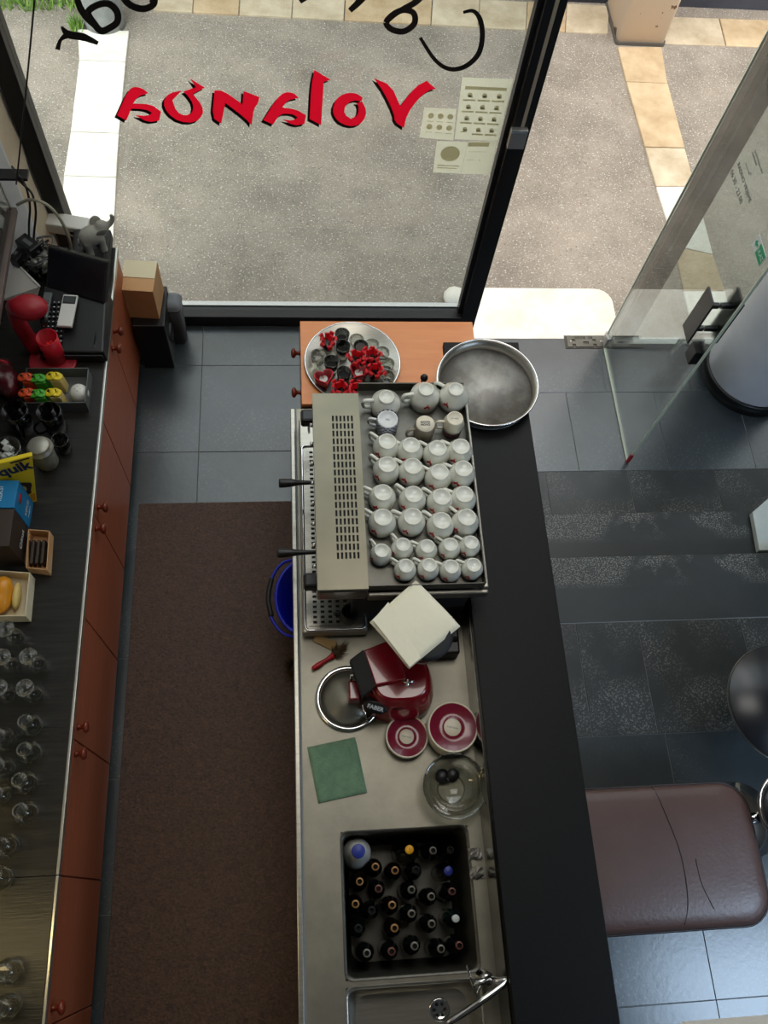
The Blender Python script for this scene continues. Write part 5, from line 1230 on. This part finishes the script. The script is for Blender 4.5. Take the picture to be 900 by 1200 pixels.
# ================================================================== SMALL THINGS ON THE STEEL COUNTER
rc = at(408, 819, ZB)
rgt = thing('round_catch_tray', 'shallow round steel tray with a thick rim beside red grinder', 'tray', (rc.x, rc.y, ZB))
rr = .128
MB().tube([(rr * math.cos(k * PI / 24), rr * math.sin(k * PI / 24), .012) for k in range(48)], .011, 10, closed=True).build('rim', M['chrome'], rgt)
MB().lathe([(0, .001), (rr - .004, .001), (rr - .004, .004), (0, .004)], 48).build('dish', M['steel_worn'], rgt)
# red-handled brush
b1_ = at(366, 784, ZB + .02); b2_ = at(391, 768, ZB + .02); b3_ = at(403, 758, ZB + .02)
rb = thing('cleaning_brush', 'red-handled cleaning brush lying between machine and round tray', 'brush', (b2_.x, b2_.y, ZB))
o_ = Vector((b2_.x, b2_.y, ZB)); MB().tube(smooth_curve([b1_ - o_, (b1_ + b2_) / 2 - o_, b2_ - o_], 6), [.008, .010, .011, .012, .012, .011, .010, .009, .009, .010, .012, .013, .014], 10).build('handle', M['red_print'], rb)
bb = MB(); dr_ = (b3_ - b2_).normalized()
for k in range(160):
    s = Vector((random.uniform(-1, 1), random.uniform(-1, 1), random.uniform(-.6, .9))); st_ = b2_ - o_ + dr_ * random.uniform(.0, .04) + s * .012; e_ = st_ + (dr_ * .6 + s * .7) * .035
    w_ = Vector((s.y, -s.x, .1)).normalized() * .002; bb.add([st_ - w_, st_ + w_, e_], [(0, 1, 2)])
bb.build('bristles', M['bristle'], rb, fix=False)['kind'] = 'stuff'
MB().ell(b2_ - o_ + dr_ * .02, (.018, .018, .014)).build('head', M['bristle'], rb)
w1 = at(370, 749, ZB); w2_ = at(392, 757, ZB)
simple('wooden_paddle', MB().hexa([(-.05, -.018, 0), (.05, -.022, 0), (.05, .022, 0), (-.05, .018, 0), (-.05, -.018, .014), (.05, -.022, .014), (.05, .022, .014), (-.05, .018, .014)]), M['wood'], 'pale wooden paddle end sticking out under espresso machine', 'paddle', ((w1.x + w2_.x) / 2, (w1.y + w2_.y) / 2, ZB), -.45, None, .004)
# green cloth
gq = [(360, 876), (416, 864), (430, 927), (373, 942)]
P = [at(x, y, ZB) for x, y in gq]; c = sum(P, Vector()) / 4; N = 12; vs = []
for i in range(N + 1):
    for j in range(N + 1):
        u, v = i / N, j / N; p = (P[0] * (1 - u) + P[1] * u) * (1 - v) + (P[3] * (1 - u) + P[2] * u) * v - c; p.z = .003 + .0035 * (1 + math.sin(u * 5 + v * 3)) * (u * v); p.y += .006 * math.sin(v * 5) * u; vs.append(p)
vs2 = [p + Vector((0, 0, .003)) for p in vs]; n2 = len(vs); fs = []
for i in range(N):
    for j in range(N):
        a = i * (N + 1) + j; fs += [(a, a + N + 1, a + N + 2, a + 1), (n2 + a, n2 + a + 1, n2 + a + N + 2, n2 + a + N + 1)]
ed = [i * (N + 1) for i in range(N + 1)] + [N * (N + 1) + j for j in range(1, N + 1)] + [i * (N + 1) + N for i in range(N - 1, -1, -1)] + [j for j in range(N - 1, 0, -1)]
fs += [(ed[i], ed[(i + 1) % len(ed)], n2 + ed[(i + 1) % len(ed)], n2 + ed[i]) for i in range(len(ed))]
simple('sponge_cloth', MB().add(vs + vs2, fs, 0, True), M['green_cloth'], 'green sponge cloth spread on the steel counter by the sink', 'cloth', (c.x, c.y, ZB - .002))
# saucers
def saucer(r, name='saucer'):
    t = thing(name, '', 'saucer')
    MB().lathe([(0, 0), (r * .55, 0), (r * .58, .004), (r * .97, .017), (r, .0195), (r * .97, .020), (r * .92, .0185)], 40).build('base', M['cream'], t)
    MB().lathe([(r * .925, .0187), (r * .58, .0085), (r * .36, .0075), (r * .34, .009)], 40).build('well', M['burgundy'], t)
    MB().lathe([(r * .345, .0088), (r * .33, .0095), (0, .0095)], 28).build('centre_disc', M['cream'], t)
    return t
def stack(px_, py_, n, r, dz, what):
    top = ZB + .02 + (n - 1) * dz; q = at(px_, py_, top); p0 = saucer(r)
    for k in range(n):
        o = p0 if k == 0 else copy_tree(p0); o.location = (q.x + random.uniform(-.002, .002), q.y + random.uniform(-.002, .002), ZB + k * dz)
        o['group'] = what; o['label'] = ('burgundy saucer with cream centre, top of the %s' % what) if k == n - 1 else 'cream-edged saucer, %s from the top of %s' % (['', 'second', 'third', 'fourth', 'fifth', 'sixth', 'seventh', 'lowest, eighth'][n - 1 - k], what)
        if k == n - 1: text('espresso', r * .13, M['grout'], o, (0, 0, .0098), (1, -.25, 0), (.25, 1, 0), .0002)
stack(477, 862, 4, .088, .0105, 'lower stack of burgundy saucers'); stack(531, 852, 8, .104, .0115, 'taller stack of burgundy saucers')
# glass bowl with black stopper
bw = at(533, 921, ZB + .10)
gbw = thing('glass_bowl', 'round clear glass bowl next to the taller saucer stack', 'bowl', (bw.x, bw.y, ZB))
MB().lathe([(0, 0), (.055, 0), (.06, .006), (.11, .06), (.128, .10), (.1245, .101), (.106, .063), (.057, .010), (0, .008)], 40).build('body', M['glass'], gbw)
MB().tube([(.126 * math.cos(k * PI / 24), .126 * math.sin(k * PI / 24), .101) for k in range(48)], .0028, 6, closed=True).build('rim', M['glass'], gbw)
MB().tube([(.055 * math.cos(k * PI / 16), .055 * math.sin(k * PI / 16), .004) for k in range(32)], .004, 6, closed=True).build('foot_ring', M['glass'], gbw)
sp2 = at(524, 909, ZB + .03)
stp = thing('rubber_stopper', 'black rubber sink stopper pair lying inside the glass bowl', 'stopper', (sp2.x, sp2.y, ZB + .016))
MB().lathe([(0, 0), (.026, 0), (.03, .004), (.028, .012), (0, .014)], 24, (-.018, .0, 0)).build('disc', M['black'], stp); MB().lathe([(0, 0), (.022, 0), (.026, .004), (.024, .012), (0, .013)], 24, (.026, .004, .002)).build('disc', M['black'], stp)
MB().tube([(.0, -.01, .014), (.006, -.028, .012)], .005, 6).build('tab', M['black'], stp)
# black box added behind the grinder to fill the dark gap at the machine's back
kn = thing('gap_filler_box', 'black box added to fill dark gap between grinder and espresso machine', 'gap filler', (.53, .985, ZB))
MB().box(-.16, .14, -.06, .06, 0, .10).build('body', M['black'], kn, bevel=.008); MB().tube([(-.15, 0, .105), (.13, 0, .105)], .012, 10).build('bar', M['black_matte'], kn)

# ------------------------------------------------------------------ bottles in the sink
ZS1 = ZB - .31
def bottle(kind, glass, lip):
    t = thing('beer_bottle' if kind != 'soda' else 'soda_bottle', '', 'bottle', group='empty bottles standing in the sink')
    r = .036; h = .245
    MB().lathe([(0, 0), (r * .92, 0), (r, .006), (r, .135), (r * .85, .16), (.0155, .195), (.0128, .225), (.0128, .236), (.0148, .237), (.0148, .244), (.0132, h), (.0095, h), (.0092, .225), (.0092, .20)], 22).build('body', M[glass], t)
    MB().lathe([(.0095, h + .0004), (.0145, h + .0002), (.0155, h - .004), (.0152, h - .012)], 18).build('lip', M[lip], t)
    MB().lathe([(0, h - .018), (.0094, h - .018)], 12).build('mouth', M['slot'], t)
    return t, h
Pz = lambda l: [(390 + x / 5, 955 + y / 5) for x, y in l]
brown = Pz([(250, 303), (365, 325), (158, 390), (133, 522), (348, 528), (362, 663)])
greyb = Pz([(588, 208), (462, 438), (578, 478), (462, 578), (580, 638), (200, 810), (480, 768), (635, 785)])
pink = Pz([(268, 432), (345, 800), (700, 448), (742, 765)])
dark = Pz([(690, 205), (488, 322), (228, 560), (150, 665)])
words = ['far left', 'far middle', 'left edge upper', 'left edge middle', 'middle', 'centre']
for lst, gm, lp_, desc in ((brown, 'beer_brown', 'cap_gold', 'brown beer bottle with bronze lip'), (greyb, 'beer', 'cap_grey', 'dark bottle with grey lip'), (pink, 'beer', 'cap_pink', 'dark bottle with dull pink lip'), (dark, 'beer', 'slot', 'black bottle with dark lip')):
    p0, h = bottle('beer', gm, lp_)
    for k, (x, y) in enumerate(lst):
        o = p0 if k == 0 else copy_tree(p0); q = at(x, y, ZS1 + h); o.location = (q.x, q.y, ZS1 + .001)
        rowi = min(4, int((y - 985) / 26)); coli = min(4, int((x - 405) / 27))
        o['label'] = '%s, %s row from window, %s column of sink' % (desc, ['first', 'second', 'third', 'fourth', 'nearest'][rowi], ['leftmost', 'second', 'middle', 'fourth', 'rightmost'][coli])
def big_bottle(name, lb, px_, py_, r, h, gm, capm, capr, neck):
    q = at(px_, py_, ZS1 + h); t = thing(name, lb, 'bottle', (q.x, q.y, ZS1 + .001), 0, 'empty bottles standing in the sink')
    MB().lathe([(0, 0), (r * .95, 0), (r, .008), (r, h * .62), (r * .86, h * .72), (neck, h * .92), (neck, h - .016)], 28).build('body', M[gm], t)
    MB().lathe([(capr, h - .018), (capr, h - .002), (capr - .002, h), (0, h)], 24).build('cap', M[capm], t)
    return t
big_bottle('milk_bottle', 'white plastic milk bottle with large blue cap in sink corner', *Pz([(150, 212)])[0], .058, .33, 'white_pl', 'cap_blue', .027, .026)
bb1 = big_bottle('soda_bottle', 'clear bottle with a yellow cap in the sink', *Pz([(450, 203)])[0], .05, .28, 'jar', 'cap_yellow', .017, .014)
text('1', .018, M['vinyl_black'], bb1, (0, 0, .2805), (1, 0, 0), (0, 1, 0), .0003)
big_bottle('soda_bottle', 'pale brown clear bottle with a blue cap in the sink', *Pz([(678, 328)])[0], .036, .27, 'jar', 'cap_blue', .018, .014)
big_bottle('water_bottle', 'dark green bottle with a pale cap at the right side', *Pz([(722, 607)])[0], .036, .25, 'green_glass', 'cap_white', .0145, .013)
# faucet
fb0 = at(585, 1143, ZB)
fc_ = thing('faucet', 'chrome mixer faucet with long spout over the near sink', 'faucet', (min(fb0.x, BX - .06), fb0.y, ZB))
o_ = Vector(fc_.location)
MB().lathe([(0, 0), (.028, 0), (.028, .01), (.022, .014), (.022, .09), (.024, .10), (.0, .104)], 24).build('base', M['chrome'], fc_)
s0_ = at(593, 1151, ZB + .17) - o_; s1_ = at(560, 1176, ZB + .17) - o_; s2_ = at(528, 1197, ZB + .15) - o_
MB().tube(smooth_curve([(0, 0, .09), (s0_.x * .5, s0_.y * .5 - .0, .15), s0_ + Vector((0, 0, .0)), s1_, s2_, s2_ + Vector((0, 0, -.03))], 6), .0125, 12).build('spout', M['chrome'], fc_)
l0 = at(575, 1146, ZB + .12) - o_; l1 = at(556, 1154, ZB + .13) - o_
MB().tube([l0, (l0 + l1) / 2, l1], [.012, .011, .010], 10).build('lever', M['chrome'], fc_)
r0 = at(547, 1131, ZB + .14) - o_; r1 = at(558, 1168, ZB + .05) - o_
MB().tube([r0, r1], .0045, 8).build('pop_up_rod', M['chrome'], fc_)
MB().tube([r1, (0, 0, .03)], .0045, 8).build('rod_arm', M['chrome'], fc_)
# crumpled scraps standing in for small reflections in the backsplash
for k, (x, y, lb) in enumerate(((577, 1000, 'crumpled clear wrapper standing in for a backsplash reflection, farther one'), (580, 1022, 'crumpled clear wrapper standing in for a backsplash reflection, nearer one'))):
    p = at(x - 6, y, ZB); mb = MB(); vs = []
    for i in range(5):
        for j in range(4): vs.append((.014 * (i - 2) + random.uniform(-.004, .004), .014 * (j - 1.5) + random.uniform(-.004, .004), random.uniform(.001, .022)))
    mb.add(vs, [(i * 4 + j, (i + 1) * 4 + j, (i + 1) * 4 + j + 1, i * 4 + j + 1) for i in range(4) for j in range(3)], 0, False)
    simple('glint', mb, M['foil'], lb, 'glint', (min(p.x, BX - .045), p.y, ZB))

# ================================================================== GUEST SIDE
# leather armchair tucked against the bar
z_s = .50
cA = at(690, 922, z_s); cB = at(893, 930, z_s); cC = at(890, 1078, z_s)
cx0 = 1.12; cx1 = at(892, 1000, z_s).x; cy1_ = at(770, 921, z_s).y; cy0_ = at(800, 1090, z_s).y
ch = thing('leather_chair', 'brown leather chair with a centre seam pushed against the bar', 'chair', ((cx0 + cx1) / 2, (cy0_ + cy1_) / 2, 0))
hw, hd2 = (cx1 - cx0) / 2, (cy1_ - cy0_) / 2
def cush(x0, x1, y0, y1, zt, zb, r, dome):
    L = []
    for f, z in ((.0, zb), (-.006, zb + .02), (-.006, zt - .04), (.004, zt - .016), (.02, zt - .004), (.06, zt + dome * .4), (.12, zt + dome * .8)):
        L.append([(x, y, z) for x, y in rrect(x0 + f, x1 - f, y0 + f, y1 - f, max(r - f * .5, .03), 8)])
    mb = loft(MB(), L, 0, True, False)
    top = L[-1]; n = len(top); c = (sum(p[0] for p in top) / n, sum(p[1] for p in top) / n, zt + dome)
    mid = [((p[0] + c[0]) / 2, (p[1] + c[1]) / 2, zt + dome * .95) for p in top]
    loft(mb, [top, mid]); mb.add(mid + [c], [(i, (i + 1) % n, n) for i in range(n)], 0, True); return mb
cush(-hw, hw, -hd2, hd2, z_s, .34, .13, .012).build('seat', M['leather'], ch)
sx_ = at(795, 1000, z_s).x - ch.location.x
MB().tube(smooth_curve([(sx_ - .06, hd2 + .003, z_s - .012), (sx_ - .035, hd2 - .10, z_s + .0095), (sx_ + .005, 0, z_s + .0118), (sx_ + .0, -hd2 * .6, z_s + .0105), (sx_ - .03, -hd2 + .02, z_s - .003)], 8), .0022, 6).build('seam', M['leather_dark'], ch)
MB().tube(smooth_curve([(sx_ + .07, -.02, z_s + .0118), (sx_ + .075, -hd2 * .4, z_s + .0112), (sx_ + .11, -hd2 * .75, z_s + .008)], 8), .002, 6).build('crease', M['leather_dark'], ch)
MB().tube([(x, y, z_s - .03) for x, y in rrect(-hw - .004, hw + .004, -hd2 - .004, hd2 + .004, .132, 8)], .006, 6, closed=True).build('piping', M['leather_dark'], ch)
for s in (-1, 1):
    for u in (-1, 1): MB().tube([(s * (hw - .08), u * (hd2 - .07), .34), (s * (hw - .05), u * (hd2 - .05), 0)], [.018, .013], 10).build('leg', M['frame'], ch)
# round black table
rt0 = at(856, 826, .42); rtr = .30
rtb = thing('round_table', 'round black table with thin bright edge at the right', 'table', (rt0.x + rtr, at(905, 825, .42).y, 0))
MB().lathe([(0, .395), (rtr - .006, .395), (rtr, .40), (rtr, .415), (rtr - .003, .42), (0, .42)], 56).build('top', M['table_black'], rtb)
MB().lathe([(rtr + .0005, .399), (rtr + .0025, .402), (rtr + .0025, .415), (rtr + .0005, .418)], 56).build('edge_band', M['dull_chrome'], rtb)
MB().cyl((0, 0, 0), .035, .02, .395, 20).build('pedestal', M['frame'], rtb); MB().lathe([(0, 0), (.08, 0), (.08, .012), (.04, .03), (0, .03)], 36).build('base', M['frame'], rtb)
# chrome ring stool by the chair
cq = at(892, 952, .55)
cs2 = thing('chrome_stool', 'stool with a chrome ring rim cut by the right edge', 'stool', (cq.x + .165, cq.y, 0))
MB().tube([(.165 * math.cos(k * PI / 20), .165 * math.sin(k * PI / 20), .55) for k in range(40)], .012, 10, closed=True).build('rim', M['chrome'], cs2)
MB().lathe([(0, .53), (.155, .53), (.155, .55), (.1, .562), (0, .565)], 36).build('seat', M['table_black'], cs2)
MB().cyl((0, 0, 0), .03, .02, .53, 18).build('column', M['chrome'], cs2); MB().lathe([(0, 0), (.19, 0), (.19, .012), (.03, .03), (0, .03)], 36).build('base', M['chrome'], cs2)
up = thing('steel_fill_panel', 'large warm white panel added overhead as glow for the steel counter', 'lamp', (.7, 1.9, 6.2))  # added panel, out of view, mirrored in the steel as a glow
MB().box(-1.12, 1.12, -.82, .82, -.10, 0).build('frame', M['alu'], up); MB().box(-1.1, 1.1, -.8, .8, -.104, -.10).build('diffuser', M['fill_glow'], up)
# panel added under the mezzanine to make the blue haze on the floor
cl2 = thing('blue_haze_panel', 'flat cool panel added under the mezzanine for blue haze on floor', 'lamp', (3.6, -.9, 2.72))
MB().box(-.98, .98, -.53, .53, -.03, 0).build('frame', M['alu'], cl2); MB().box(-.95, .95, -.5, .5, -.034, -.03).build('diffuser', M['lamp'], cl2)
